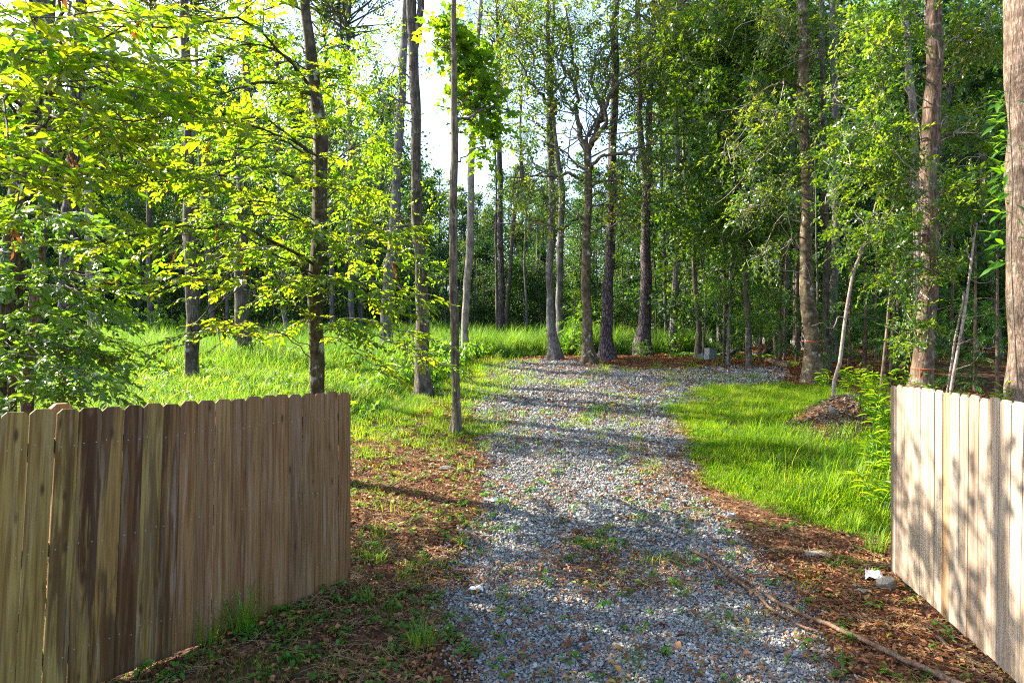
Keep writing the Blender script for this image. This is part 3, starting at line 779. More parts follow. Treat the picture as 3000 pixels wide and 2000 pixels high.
# ------------------------------------------------------------------ trees
def trunk_line(pts, Y, top_z, lean=0.0):
    """photo points (x, y, width) from the base up, all at depth Y -> centre line and radii in the world"""
    pts = [(a, b, min(w, 1.22 * pts[1][2])) if i == 0 else (a, b, w) for i, (a, b, w) in enumerate(pts)]
    q = [P(a, b, Y) for a, b, w in pts]; rr = [w / 2 / 1500 * Y for a, b, w in pts]
    bx, by = q[0][0], q[0][1]
    gz = float(H(bx, by))
    if q[0][2] > gz - .05:
        q.insert(0, np.array([bx, by, gz - .15])); rr.insert(0, rr[0])
    else:
        q[0][2] = gz - .15
    if q[-1][2] < top_z:
        d = (q[-1] - q[-2]); d = d / max(d[2], .3); d[:2] = np.clip(d[:2], -.08, .08)
        dz = top_z - q[-1][2]
        for u in (.5, 1.0):
            q.append(q[-1] * 1 + d * dz * .5 + np.array([rng.normal(0, .02) * dz * .3, rng.normal(0, .03) * dz * .3, 0]))
            q[-1][2] = q[-2][2] + dz * .5
            rr.append(max(rr[-1] * (.72 if u < 1 else .35), .02))
    return np.array(q), np.array(rr)
WS = [('slim mottled', .92), ('dark thick trunk leaning', 1.0), ('brown young trunk', .85), ('thick purple-grey pine', .8), ('flared foot in the meadow', .88), ('thin pale grey trunk just right of the dark', .75), ('spread foot midway', .88),
      ('narrow bluish', .75), ('bluish grey trunk between', .8), ('wide grey trunk', .9), ('tall furrowed', .85), ('slim furrowed grey', .80), ('pale brown slightly', .85), ('straight dark pine', .62), ('thin dark stem hugging', .65),
      ('dark leaning trunk that forks', .65), ('very thin pale stem', .65), ('pale short grey', .65), ('pale thin stem', .65), ('wide rooted foot', .70), ('blue-grey trunk', .70), ('mossy oak', .69), ('plated bark', .67), ('dark forked pine', .67),
      ('thin grey trunk right of the forked', .65), ('thin dark crooked', .65), ('curving dark', .66), ('dark thin stem right', .7), ('grey thin stem, second', .7), ('reddish-grey trunk', .72), ('straight dark trunk in the shadow', .65), ('very thin reddish', .65),
      ('sunlit trunk spotted', .93), ('dark trunk close', .78), ('greyer trunk', .78), ('thin stem in the gap', .7), ('pinkish crooked', .72), ('thin reddish sapling', .75), ('second thin sapling', .75), ('stout trunk half', .9), ('pale smooth upper', .85), ('the taller of two', .72), ('beside and left of the taller', .6)]
class Tree:
    def __init__(s, name, label, pts, Y, top_z, bark, flare=.38, sides=18, group=None, root_lobes=5, cat='tree', rings=.22, rough=.035):
        ws = next((w for k, w in WS if k in label), 1.0)
        pts = [(a, b, w * ws) for a, b, w in pts]
        q, rr = trunk_line(pts, Y, top_z)
        n = int(max(14, (q[-1][2] - q[0][2]) / rings))
        n = min(n, 110)
        c = spline(q, n)
        zq = q[:, 2]; rad = np.interp(c[:, 2], zq, rr)
        zz_ = c[:, 2]; p_ = rng.uniform(0, 6.28, 6)
        rad = rad * (1 + .035 * np.sin(zz_ * 2.3 + p_[0]) + .03 * np.sin(zz_ * 5.7 + p_[1]))
        c[:, 0] += rad * (.16 * np.sin(zz_ * 1.4 + p_[2]) + .08 * np.sin(zz_ * 3.9 + p_[3])); c[:, 1] += rad * .16 * np.sin(zz_ * 1.7 + p_[4])
        s.base = np.array([q[0][0], q[0][1], float(H(q[0][0], q[0][1]))])
        s.line = c - s.base; s.rad = rad; s.bark = M[bark]; s.Y = Y
        s.root = empty(name, s.base, label, cat, group)
        th = np.linspace(0, 2 * np.pi, sides, endpoint=False)
        z = s.line[:, 2]
        ph = rng.uniform(0, 6.28, 8)
        fl = flare * np.exp(-np.maximum(z, 0) / (rr[0] * 1.7))
        wob = 1 + fl[:, None] * (1 + .5 * np.sin(root_lobes * th + ph[0])[None])
        for q_ in range(4):
            wob = wob + rough * .6 * np.sin((q_ + 2) * th[None] + ph[q_] + z[:, None] * rng.uniform(.6, 3.2))
        wob = wob + rng.normal(0, rough * .35, wob.shape)
        ge = Geo(); tube(ge, s.line, rad, sides, 0, 0, wob)
        s.trunk = link_mesh('trunk', ge.mesh('trunk', s.bark), s.root)
        s.crown = Geo(); s.limbs = 0
    def at(s, z):
        """point and radius on the trunk at height z above the base"""
        z = float(np.clip(z, s.line[0, 2], s.line[-1, 2]))
        return np.array([np.interp(z, s.line[:, 2], s.line[:, i]) for i in range(3)]), float(np.interp(z, s.line[:, 2], s.rad))
    def loc(s, p): return np.asarray(p, float) - s.base
    def limb(s, pts, r0, r1, part=True, n=14, sides=8, wiggle=.03, label=None):
        c = spline(pts, n); L = np.linalg.norm(c[-1] - c[0])
        c[1:-1] += rng.normal(0, wiggle * L * .25, (n - 2, 3))
        rad = np.linspace(r0, r1, n)
        if part:
            ge = Geo(); tube(ge, c, rad, sides, 0, 0, 1 + rng.normal(0, .06, (n, sides)))
            o = link_mesh('limb', ge.mesh('limb', s.bark), s.root); s.limbs += 1
            if label: o['label'] = label
        else:
            tube(s.crown, c, rad, 4, 1, 0, cap=False)
        return c
    def finish(s, leafmat, twigmat=None, name='crown'):
        if s.crown.n:
            o = link_mesh(name, s.crown.mesh(name, [M[leafmat], twigmat or M['twig'], M['dead']], smooth=False), s.root)
            o['kind'] = 'stuff'
            return o

def sprays(geo, p, d, nrm, L, k, lf, wf, shape, spread=.9, droop=.25, twig=True, r=None, mat=0, twigm=1, twr=.0025):
    """flat leafy twigs: p start, d direction, nrm normal of the leaf plane, L length, k leaves on each"""
    p = np.asarray(p, float); S = len(p)
    if S == 0: return
    d = unit(d); nrm = unit(nrm - (nrm * d).sum(-1, keepdims=True) * d); sd = np.cross(nrm, d)
    L = np.broadcast_to(L, (S,)); u = (np.arange(k) + .6) / k
    axis = lambda t: p[:, None] + d[:, None] * (L[:, None] * t[None])[..., None] + np.array([0, 0, -1.]) * (droop * L[:, None] * t[None] ** 2)[..., None]
    pos = axis(u)
    side = np.where(np.arange(k) % 2 == 0, 1., -1.) * np.where(np.arange(k) == k - 1, .1, 1)
    dl = d[:, None] + spread * side[None, :, None] * sd[:, None] + rng.normal(0, .22, (S, k, 3)) + np.array([0, 0, -droop * .8])
    nl = nrm[:, None] + rng.normal(0, .30, (S, k, 3))
    sz = lf * np.exp(rng.normal(0, .20, (S, k))) * (.75 + .35 * np.sin(np.pi * u))[None]
    rr = None if r is None else np.repeat(np.broadcast_to(r, (S,)), k) * .6 + .4 * rng.random(S * k)
    leaves(geo, pos.reshape(-1, 3), dl.reshape(-1, 3), nl.reshape(-1, 3), sz.ravel(), sz.ravel() * wf, shape, mat, rr)
    if twig:
        t3 = axis(np.array([0, .5, 1.]))
        up = np.array([0, 0, 1.]); a = np.cross(d, up); a = unit(a + 1e-4) * twr
        # twigs as three-sided slivers
        b = np.cross(d, a)
        off = np.stack([a, -.5 * a + .86 * b, -.5 * a - .86 * b], 1)
        v = (t3[:, :, None] + off[:, None] * np.array([1, .8, .4])[None, :, None, None]).reshape(-1, 3)
        base = (np.arange(S) * 9)[:, None, None]
        f = np.array([[i * 3 + j, i * 3 + (j + 1) % 3, i * 3 + 3 + (j + 1) % 3, i * 3 + 3 + j] for i in range(2) for j in range(3)])
        geo.add(v, (f[None] + base).reshape(-1, 4), twigm, 0)

def beech_limb(t, start, end, r0, lf=.085, dens=1.0, shape=LEAF_HI, sag=.25, part=True, planar=.28, dead=.02, spl=.34, k=9, wf=.56):
    """a limb with side branches and leaves laid out in a nearly level fan"""
    start = np.asarray(start, float); end = np.asarray(end, float)
    L = np.linalg.norm(end - start); h = end - start
    mid1 = start + h * .35 + [0, 0, .12 * L * (1 if sag < .5 else .3)]; mid2 = start + h * .7 + [0, 0, .10 * L]
    c = t.limb([start, mid1 + rng.normal(0, .03 * L, 3), mid2 + rng.normal(0, .03 * L, 3), end], r0, .005, part, 16, 7)
    hd = unit(h * [1, 1, .3])
    nb = max(4, int(L * 5.0 * dens))
    SP, SD, SN, SR = [], [], [], []
    for j in range(nb):
        u = .22 + .78 * (j + rng.random()) / nb
        p = c[int(u * 15)]
        sg = 1 if j % 2 else -1
        ang = sg * R(rng.uniform(35, 70))
        dd = np.array([hd[0] * math.cos(ang) - hd[1] * math.sin(ang), hd[0] * math.sin(ang) + hd[1] * math.cos(ang), rng.normal(.02, .14)])
        bl = (.28 + .40 * (1 - u) + .12 * rng.random()) * min(L, 3.4) * .62
        ns = max(3, int(bl / .16))
        tt = (np.arange(ns) + rng.random(ns)) / ns
        bp = p + dd * (bl * tt)[:, None] + np.array([0, 0, -1.]) * (sag * bl * tt ** 2)[:, None]
        tube(t.crown, np.vstack([p, p + dd * bl * .5 - [0, 0, sag * bl * .25], p + dd * bl - [0, 0, sag * bl]]), [.008, .006, .003], 4, 1, 0, cap=False)
        tone = rng.random()
        for q in range(ns):
            a2 = (1 if q % 2 else -1) * R(rng.uniform(25, 65))
            e = np.array([dd[0] * math.cos(a2) - dd[1] * math.sin(a2), dd[0] * math.sin(a2) + dd[1] * math.cos(a2), dd[2] - sag * tt[q] + rng.normal(0, .12)])
            SP.append(bp[q]); SD.append(e); SN.append(np.array([0, 0, 1.]) + rng.normal(0, planar, 3)); SR.append(tone)
    # leafy end
    for q in range(4):
        SP.append(c[-1] - hd * .1 * q); SD.append(hd + rng.normal(0, .3, 3)); SN.append(np.array([0, 0, 1.]) + rng.normal(0, planar, 3)); SR.append(rng.random())
    SP, SD, SN = np.array(SP), np.array(SD), np.array(SN); SR = np.array(SR)
    dd_ = rng.random(len(SP)) < dead
    ok = ~dd_
    sprays(t.crown, SP[ok], SD[ok], SN[ok], rng.uniform(.7, 1.25, ok.sum()) * spl, k, lf, wf, shape, r=SR[ok])
    if dd_.any():                        # withered hanging clusters
        n = dd_.sum()
        sprays(t.crown, SP[dd_], SD[dd_] * .3 + [0, 0, -.4], rnd_dir(n), .16, 6, lf * .95, .30, shape, spread=.35, droop=.9, mat=2)

def oak_blob(t, centre, rad, n_cl, lf, wf=.42, shape=LEAF_LO, per=9, spl=.30, k=7, rise=.45, limb_r=.022, parts=2, spread_sub=.55, curl=.10, r_shift=None, up=.4, hang=.25, sub=4, from_z=None):
    """foliage in an ellipsoid: crooked limbs out of the trunk to many cluster centres, leafy twigs round each (local coordinates)"""
    centre = np.asarray(centre, float); rad = np.asarray(rad, float)
    u = rnd_dir(n_cl) * (rng.random((n_cl, 1)) ** .42); cs = centre + u * rad
    order = np.argsort(-np.linalg.norm(cs[:, :2], axis=1))
    SP, SD, SN, SR = [], [], [], []
    hubs = []
    n_h = max(1, n_cl // 7)
    for q in range(n_h):
        e = cs[order[q * 3 % n_cl]]
        hz = np.linalg.norm(e[:2])
        z0 = e[2] - rise * hz if from_z is None else from_z
        a, ra = t.at(max(.8, z0))
        m1 = a + (e - a) * .35 + rng.normal(0, curl * np.linalg.norm(e - a), 3); m2 = a + (e - a) * .7 + rng.normal(0, curl * np.linalg.norm(e - a), 3)
        c = t.limb([a, m1, m2, e], min(limb_r * rng.uniform(.7, 1.2), ra * .7), .006, q < parts, 16, 6, .05)
        hubs.append(c[5:])
    hubs = np.concatenate(hubs)
    for c0 in cs:
        dd = np.linalg.norm(hubs - c0, axis=1); h = hubs[np.argmin(dd)]
        b = c0 - h; bl = np.linalg.norm(b)
        tube(t.crown, spline([h, h + b * .4 + rng.normal(0, .12 * bl, 3), h + b * .75 + rng.normal(0, .10 * bl, 3), c0], 6), np.linspace(.010, .004, 6), 4, 1, 0, cap=False)
        tone = rng.random()
        dirs = unit(rng.normal(size=(per, 3)) + unit(b) * .6 + [0, 0, up * .3])
        st = c0 + rng.normal(0, spread_sub * .5, (per, 3)) * spread_sub
        for q in range(per):
            SP.append(st[q]); SD.append(dirs[q]); SN.append(rng.normal(0, .7, 3) + [0, 0, up * 2]); SR.append(tone)
    SP, SD, SN, SR = map(np.array, (SP, SD, SN, SR))
    sprays(t.crown, SP, SD, SN, rng.uniform(.7, 1.3, len(SP)) * spl, k, lf, wf, shape, droop=hang, r=SR)

# ---- shared high crowns, used above the frame and far off
def high_crown(name, seed, rad, n_cl, lf, wf, per, k, mat, spl, shape=LEAF_LO, flatten=.6):
    r_ = np.random.default_rng(seed); ge = Geo()
    SP, SD, SN = [], [], []
    cs = unit(r_.normal(size=(n_cl, 3))) * (r_.random((n_cl, 1)) ** .45) * rad * np.array([1, 1, flatten])
    for c0 in cs:
        tube(ge, spline([[0, 0, c0[2] - .45 * np.linalg.norm(c0[:2]) - .2], c0 * [.5, .5, 1] - [0, 0, .25 * np.linalg.norm(c0[:2])], c0], 6), np.linspace(.05, .012, 6), 4, 1, 0, cap=False)
        for q in range(per):
            SP.append(c0 + r_.normal(0, .42, 3)); SD.append(r_.normal(size=3)); SN.append(r_.normal(0, .6, 3) + [0, 0, 1.])
    sprays(ge, np.array(SP), np.array(SD), np.array(SN), spl, k, lf, wf, shape, droop=.15, twr=.006)
    return ge.mesh(name, [M[mat], M['twig'], M['dead']], smooth=False)
PINE_CROWN = [high_crown('pine_crown', 500 + k, 2.6, 34, .26, .07, 9, 11, 'needle', .28, flatten=.8) for k in range(2)]
BROAD_CROWN = [high_crown('broad_crown', 510 + k, 3.0, 44, .15, .55, 10, 7, 'oak', .5, flatten=.75) for k in range(2)]
def add_high(t, kind, z, scale=1.0, dx=0, dy=0):
    a, _ = t.at(z)
    o = link_mesh('crown', (PINE_CROWN if kind == 'pine' else BROAD_CROWN)[rng.integers(0, 2)], t.root)
    o.location = (a[0] + dx, a[1] + dy, z); o.rotation_euler = (0, 0, rng.uniform(0, 6.28)); o.scale = (scale, scale, scale * rng.uniform(.8, 1.1)); o['kind'] = 'stuff'

# ---------------------------------------------------------------- left: the bright beech with its level sprays
beech = Tree('beech_tree', 'slim mottled tree behind the left gate with wide level sprays of glowing yellow-green leaves',
             [(725, 1100, 40), (727, 900, 37), (728, 750, 35), (730, 600, 34), (734, 470, 36), (733, 330, 36), (722, 200, 31), (712, 100, 27), (700, 0, 25)], 9.4, 10.5, 'b_moss', sides=24, rings=.12)
def B(px, py, Y): return beech.loc(P(px, py, Y))
bl = [  # photo x, y of limb ends, their depth, start height above base, radius
    (60, 120, 5.6, 5.3, .035), (300, 180, 6.6, 5.3, .034), (540, 70, 8.8, 6.4, .028),
    (170, 330, 6.0, 4.3, .032), (330, 280, 7.2, 4.8, .034), (470, 230, 8.0, 5.2, .036), (610, 160, 8.6, 5.6, .026),
    (120, 440, 6.4, 3.7, .030), (300, 430, 7.0, 3.8, .032), (430, 380, 7.8, 4.2, .03), (560, 330, 8.6, 4.5, .026), (220, 560, 6.8, 3.0, .026),
    (370, 550, 7.4, 3.1, .028), (480, 500, 8.2, 3.4, .026), (600, 450, 8.8, 3.6, .022), (290, 650, 7.2, 2.5, .024), (440, 640, 8.0, 2.5, .024),
    (560, 600, 8.6, 2.8, .022), (630, 680, 8.8, 2.2, .018), (380, 790, 7.8, 1.5, .014), (520, 740, 8.6, 1.9, .018), (660, 560, 9.0, 3.0, .02),
    (840, 520, 9.0, 3.4, .024), (930, 600, 9.0, 3.2, .024), (880, 700, 8.9, 2.6, .022), (985, 690, 9.2, 2.7, .022), (800, 760, 9.0, 2.0, .016),
    (960, 770, 9.0, 2.2, .018), (860, 620, 9.6, 2.9, .02), (900, 860, 9.0, 1.7, .014), (1010, 840, 9.2, 1.9, .016), (820, 420, 9.6, 3.9, .022), (780, 640, 8.8, 2.5, .018),
    (860, 330, 10.2, 4.6, .024), (830, 220, 10.4, 5.2, .024), (800, 120, 10.4, 5.8, .024), (640, 90, 9.6, 6.2, .022), (880, 450, 10.4, 3.9, .022),
    (700, 520, 8.3, 3.6, .02), (760, 420, 8.3, 4.0, .02), (690, 400, 8.2, 4.2, .02), (780, 560, 8.3, 3.2, .02), (700, 650, 8.4, 2.6, .018), (740, 300, 8.5, 4.8, .02), (960, 520, 9.3, 3.2, .02), (900, 540, 9.6, 3.2, .018), (680, 200, 8.6, 5.4, .02), (760, 160, 9.2, 5.8, .02), (930, 720, 8.8, 2.4, .016)]
for i, (a, b, y_, z0, r0) in enumerate(bl):
    s_, rt = beech.at(z0 + rng.uniform(-.35, .35))
    beech_limb(beech, s_ , B(a, b, y_), r0 * (.95 if i in (5, 11, 22, 8) else .5), lf=rng.uniform(.078, .092) * (1.22 if y_ < 7.3 else 1.05), dens=.62 if a < 700 else .66, part=r0 > .021, sag=.22 if a < 700 else .36)
crown_o = beech.finish('beech')

# big leaves that hang nearest the camera, each its own part
def single_leaf(name, seed, mat, wide=.56):
    r_ = np.random.default_rng(seed); ge = Geo()
    u = np.linspace(0, 1, 6); prof = np.array([.02, .62, 1., .86, .45, .01]) * .5 * wide
    v = []
    for k in range(6):
        for s_ in (-1, 0, 1): v.append([u[k], s_ * prof[k], .16 * prof[k] * abs(s_) * 2 - .16 * u[k] ** 2 + r_.normal(0, .008)])
    f = []
    for k in range(5):
        for q in (0, 1): f.append([k * 3 + q, k * 3 + 3 + q, k * 3 + 4 + q, k * 3 + 1 + q])
    ge.add(v, f, 0, r_.random()); return ge.mesh(name, mat)
bleaf = [single_leaf('leaf', 600 + k, M['beech']) for k in range(6)]
def leaf_objects(t, pts, dirs, nrms, sizes, meshes):
    for p_, d_, n_, s_ in zip(pts, dirs, nrms, sizes):
        d_ = unit(d_); n_ = unit(n_ - np.dot(n_, d_) * d_); y_ = np.cross(n_, d_)
        m = Matrix(((d_[0], y_[0], n_[0], 0), (d_[1], y_[1], n_[1], 0), (d_[2], y_[2], n_[2], 0), (0, 0, 0, 1)))
        o = link_mesh('leaf', meshes[rng.integers(0, len(meshes))], t.root)
        o.matrix_local = Matrix.Translation(Vector(p_)) @ m @ Matrix.Scale(float(s_), 4)

# ---------------------------------------------------------------- far left: dark leaning tree that brings leaves close to the camera
lean = Tree('leaning_tree', 'dark thick trunk leaning in at the left edge of the photo',
            [(2, 1100, 52), (12, 900, 50), (24, 700, 48), (45, 450, 46), (72, 220, 46), (92, 80, 45), (106, 0, 44)], 8.6, 12, 'b_oak', sides=22)
def LB(px, py, Y): return lean.loc(P(px, py, Y))
lp, ld, ln_, lz = [], [], [], []
for a, b, y_, z0 in ((200, 110, 4.8, 5.6), (90, 90, 4.6, 5.8), (300, 200, 5.4, 5.0), (40, 210, 4.5, 5.0), (230, 250, 5.0, 4.7), (140, 160, 4.9, 5.3),
                     (20, 330, 4.7, 4.3), (190, 400, 5.3, 3.9), (90, 430, 5.0, 3.8), (300, 320, 5.6, 4.4), (30, 500, 5.2, 3.4), (380, 230, 6.0, 5.0)):
    s_, rt = lean.at(z0)
    e = LB(a, b, y_)
    beech_limb(lean, s_, e, .026, lf=.115, dens=.24, part=True, sag=.3)
    L = np.linalg.norm(e - s_); hd = unit((e - s_) * [1, 1, .2])
    for q in range(22):
        u = rng.uniform(.60, 1.02)
        lp.append(s_ + (e - s_) * u + [0, 0, .10 * L * (1 - u) * 2] + rng.normal(0, .24, 3) * [1, 1, .45]); ld.append(hd + rng.normal(0, .6, 3) * [1, 1, .5] - [0, 0, .3])
        ln_.append(np.array([0, 0, 1.]) + rng.normal(0, .35, 3)); lz.append(rng.uniform(.11, .155))
leaf_objects(lean, lp, ld, ln_, lz, bleaf)
lean.finish('beech')

# glossy dark sapling at the lower left
sap = Tree('sweetgum_sapling', 'brown young trunk at the far left with drooping glossy dark green leaves',
           [(62, 1020, 30), (66, 900, 30), (74, 780, 29), (84, 640, 27), (98, 480, 24), (108, 330, 20), (115, 200, 14)], 10.0, 7.4, 'b_red', sides=16)
def SB(px, py, Y): return sap.loc(P(px, py, Y))
for a, b, y_, z0 in ((20, 480, 7.2, 3.2), (120, 500, 7.6, 3.2), (60, 560, 7.0, 2.8), (170, 580, 7.8, 2.8), (10, 620, 7.2, 2.4), (220, 640, 8.4, 2.4),
                     (100, 650, 7.4, 2.2), (190, 700, 8.2, 2.0), (40, 720, 7.0, 1.9), (240, 720, 8.6, 1.9), (130, 760, 7.8, 1.7), (20, 830, 7.0, 1.4),
                     (200, 790, 8.4, 1.5), (150, 900, 7.2, 1.2), (60, 880, 6.8, 1.2), (180, 890, 7.0, 1.1), (100, 860, 7.0, 1.3), (20, 920, 6.8, .9), (30, 520, 7.6, 3.0)):
    s_, rt = sap.at(z0)
    beech_limb(sap, s_, SB(a, b, y_), .016, lf=.105, dens=.36, part=False, sag=.35, planar=.34, dead=.004, wf=.62, spl=.36)
sap.finish('gloss')

# ---------------------------------------------------------------- trees of the meadow, left to right
def simple(name, label, pts, Y, top, bark, high=None, hz=None, hs=1.0, **kw):
    t = Tree(name, label, pts, Y, top, bark, **kw)
    if high: add_high(t, high, hz or top - 1.5, hs)
    return t
simple('pine_tree', 'thick purple-grey pine trunk at the left rising from the meadow grass', [(140, 822, 56), (145, 770, 46), (152, 650, 41), (160, 500, 38), (168, 350, 35), (178, 150, 31), (186, 0, 28)], 21, 20, 'b_pine', 'pine', 19, 1.2, sides=20)
t = simple('pale_tree', 'pale grey forked trunk beside the thick pine at the left', [(216, 772, 26), (212, 700, 21), (208, 590, 20), (204, 460, 18), (196, 300, 14), (188, 150, 11), (182, 0, 9)], 27, 19, 'b_pale', 'broad', 18, 1.0)
t.limb([t.at(9.3)[0], t.loc(P(190, 400, 27)), t.loc(P(176, 340, 27)), t.loc(P(170, 250, 27))], .14, .06)
t.limb([t.at(8.0)[0], t.loc(P(222, 400, 27)), t.loc(P(238, 360, 27))], .10, .03)
simple('slender_tree', 'thin dark trunk in the shade at the back of the left meadow', [(348, 758, 18), (345, 690, 14), (342, 620, 13), (343, 420, 11), (346, 200, 9), (348, 0, 7)], 30, 18, 'b_oak', 'broad', 17, 1.2)
tf = simple('oak_tree', 'dark trunk with flared foot in the meadow grass left of the mottled tree', [(446, 893, 40), (444, 850, 33), (441, 760, 32), (438, 640, 31), (437, 500, 28), (432, 300, 25), (427, 130, 23), (423, 0, 22)], 15.8, 13, 'b_oak', None, sides=20)
for (a, b, Y_), rr_, nc in (((640, 430, 13.6), (1.0, .9, .8), 15), ((560, 290, 14.2), (1.0, .9, .8), 13), ((770, 330, 13.6), (.8, .9, .8), 12), ((690, 560, 13.2), (.9, .9, .6), 12), ((500, 520, 14.5), (.8, .8, .6), 7), ((790, 470, 13.4), (.7, .7, .7), 10), ((660, 220, 14.2), (.9, .9, .7), 10), ((800, 180, 14), (.7, .8, .7), 9), ((330, 330, 15), (.9, .9, .6), 7)):
    oak_blob(tf, tf.loc(P(a, b, Y_)), rr_, nc, .095, .52, per=8, parts=1, up=1.2, hang=.3, spread_sub=.6)
tf.finish('maple')
simple('slender_tree', 'thin pale grey trunk just right of the dark meadow oak', [(490, 772, 18), (485, 690, 15), (474, 560, 13), (463, 420, 12), (455, 250, 10), (448, 0, 8)], 29, 17, 'b_grey', 'broad', 16, .9)
simple('oak_tree', 'grey trunk with spread foot midway across the left meadow', [(560, 838, 46), (559, 800, 36), (556, 700, 32), (553, 560, 29), (556, 400, 26), (564, 200, 22), (570, 0, 19)], 19.5, 16, 'b_oak', sides=20)
simple('slender_tree', 'thin bent grey trunk in the grass left of the mottled tree', [(662, 782, 14), (655, 740, 11), (648, 680, 10), (652, 600, 9), (650, 450, 8), (640, 300, 7)], 27, 13, 'b_grey', 'broad', 12, .7)
simple('slender_tree', 'narrow bluish trunk just right of the mottled tree', [(765, 775, 17), (763, 690, 15), (760, 560, 14), (757, 400, 12), (750, 200, 11), (745, 0, 9)], 33, 20, 'b_grey', 'pine', 18, 1.2)
simple('slender_tree', 'bluish grey trunk between the mottled tree and the wide grey one', [(808, 770, 18), (808, 700, 16), (806, 560, 14), (803, 380, 12), (800, 150, 10), (800, 0, 9)], 31, 19, 'b_grey', 'broad', 17, 1.1)
simple('grey_oak_tree', 'wide grey trunk leaning slightly right behind the leafy branches', [(883, 818, 38), (886, 770, 31), (892, 680, 29), (900, 580, 27), (909, 450, 25), (918, 300, 22), (926, 120, 20), (934, 0, 18)], 21, 20, 'b_grey', 'broad', 18, 1.3, sides=20)
tl = simple('oak_tree', 'tall furrowed trunk with broad dark foot left of the drive', [(976, 908, 54), (974, 870, 42), (969, 780, 36), (966, 650, 33), (960, 500, 29), (955, 330, 27), (950, 150, 27), (946, 0, 26)], 15.2, 17, 'b_oak', None, sides=26, rings=.14, flare=.18)
tl.limb([tl.at(8.0)[0], tl.loc(P(962, 60, 15.2)), tl.loc(P(972, -60, 15.2))], .10, .07)
for (a, b, Y_), rr_, nc in (((860, 230, 16), (1.3, 1.0, 1.6), 22), ((850, 480, 16), (1.2, 1.0, 1.5), 18), ((800, 340, 17), (.9, .9, 1.4), 12), ((1010, 470, 15), (.5, .5, .9), 7), ((905, 120, 16), (.8, .8, .8), 9), ((990, 620, 15), (.45, .5, .9), 6)):
    oak_blob(tl, tl.loc(P(a, b, Y_)), rr_, nc, .085, .5, per=8, parts=1, up=.8)
tl.finish('maple')
tm = simple('maple_tree', 'slim furrowed grey trunk standing alone at the left edge of the drive', [(1046, 990, 27), (1046, 940, 24), (1045, 800, 25), (1043, 640, 24), (1041, 480, 22), (1043, 300, 20), (1043, 120, 17), (1043, 0, 15)], 11.9, 12.5, 'b_oak2', None, sides=24, rings=.08, flare=.55, rough=.06)
for (a, b, Y_), rr_, nc in (((1035, 110, 12.6), (.45, .5, .50), 9), ((1100, 160, 12.9), (.5, .5, .55), 10), ((1080, 240, 12.7), (.5, .4, .5), 9), ((1140, 250, 13), (.30, .4, .40), 5), ((1010, 75, 12.4), (.3, .4, .25), 4), ((1120, 320, 13), (.25, .3, .35), 4)):
    oak_blob(tm, tm.loc(P(a, b, Y_)), rr_, int(nc * 1.5), .125, .8, LEAF_LOBE, per=8, k=5, parts=1, spl=.34, up=1.0, hang=.35, spread_sub=.45)
tm.finish('maple')
simple('pale_tree', 'pale brown slightly bent trunk right behind the slim grey one', [(1068, 815, 21), (1069, 770, 18), (1071, 690, 20), (1077, 580, 20), (1083, 450, 19), (1083, 370, 18), (1087, 300, 17), (1094, 200, 15), (1098, 100, 13), (1104, 0, 12)], 21.5, 19, 'b_pale', 'broad', 18, 1.0, flare=.15)
simple('pine_tree', 'straight dark pine trunk rising from the tall grass left of the drive end', [(1153, 772, 26), (1152, 720, 23), (1150, 560, 21), (1148, 400, 19), (1145, 250, 17), (1144, 100, 15), (1142, 0, 13)], 30, 24, 'b_pine', 'pine', 14.6, 1.0)
simple('slender_tree', 'thin dark stem hugging the straight pine on its left', [(1143, 770, 10), (1141, 700, 9), (1139, 560, 8), (1140, 430, 7), (1136, 300, 5)], 29, 12, 'b_oak')
t = simple('slender_tree', 'dark leaning trunk that forks behind the straight pine', [(1164, 745, 17), (1168, 660, 15), (1176, 560, 14), (1184, 470, 14), (1192, 425, 13), (1196, 380, 10), (1196, 260, 8), (1200, 120, 6)], 32, 17, 'b_oak', 'broad', 16, .8)
add_high(t, 'broad', 13.2, .55, -1.0)
t.limb([t.at(9.9)[0], t.loc(P(1203, 412, 32)), t.loc(P(1214, 398, 32)), t.loc(P(1222, 390, 32))], .07, .045, label='broken stub of a limb')
for nm, lb, pts, Y_, bk in (('slender_tree', 'very thin pale stem in the dark woods left of the straight pine', [(1095, 745, 6), (1096, 600, 6), (1097, 480, 4)], 34, 'b_grey'),
                            ('slender_tree', 'pale short grey trunk right of the straight pine at the edge of the tall grass', [(1210, 768, 9), (1208, 680, 9), (1205, 600, 8), (1208, 480, 6)], 30, 'b_grey'),
                            ('slender_tree', 'pale thin stem in the dark woods left of the twin grey trunks', [(1232, 745, 5), (1232, 640, 5), (1233, 540, 4)], 34, 'b_pale')):
    simple(nm, lb, pts, Y_, 9, bk)
tq = simple('oak_tree', 'grey trunk with wide rooted foot at the far end of the drive, left one', [(1272, 817, 46), (1268, 770, 30), (1264, 680, 24), (1263, 590, 23), (1266, 500, 24), (1268, 410, 24), (1264, 320, 24), (1262, 220, 22), (1260, 100, 16), (1256, 0, 13)], 21.5, 18, 'b_grey', None, sides=22, rings=.12, flare=.75)
def QB(a, b, Y_=21.5): return tq.loc(P(a, b, Y_))
for pts, r0, r1 in (([QB(1265, 290), QB(1275, 240), QB(1290, 170), QB(1300, 60)], .11, .05), ([QB(1262, 240), QB(1230, 200, 21), QB(1200, 160, 21), QB(1160, 90, 21)], .09, .03),
                    ([QB(1264, 310), QB(1235, 285, 21), QB(1210, 260), QB(1180, 245)], .05, .02), ([QB(1264, 400), QB(1230, 385), QB(1195, 350), QB(1185, 330)], .04, .015), ([QB(1260, 180), QB(1225, 130), QB(1190, 40)], .06, .03)):
    tq.limb(pts, r0 * .7, r1 * .6, wiggle=.08)
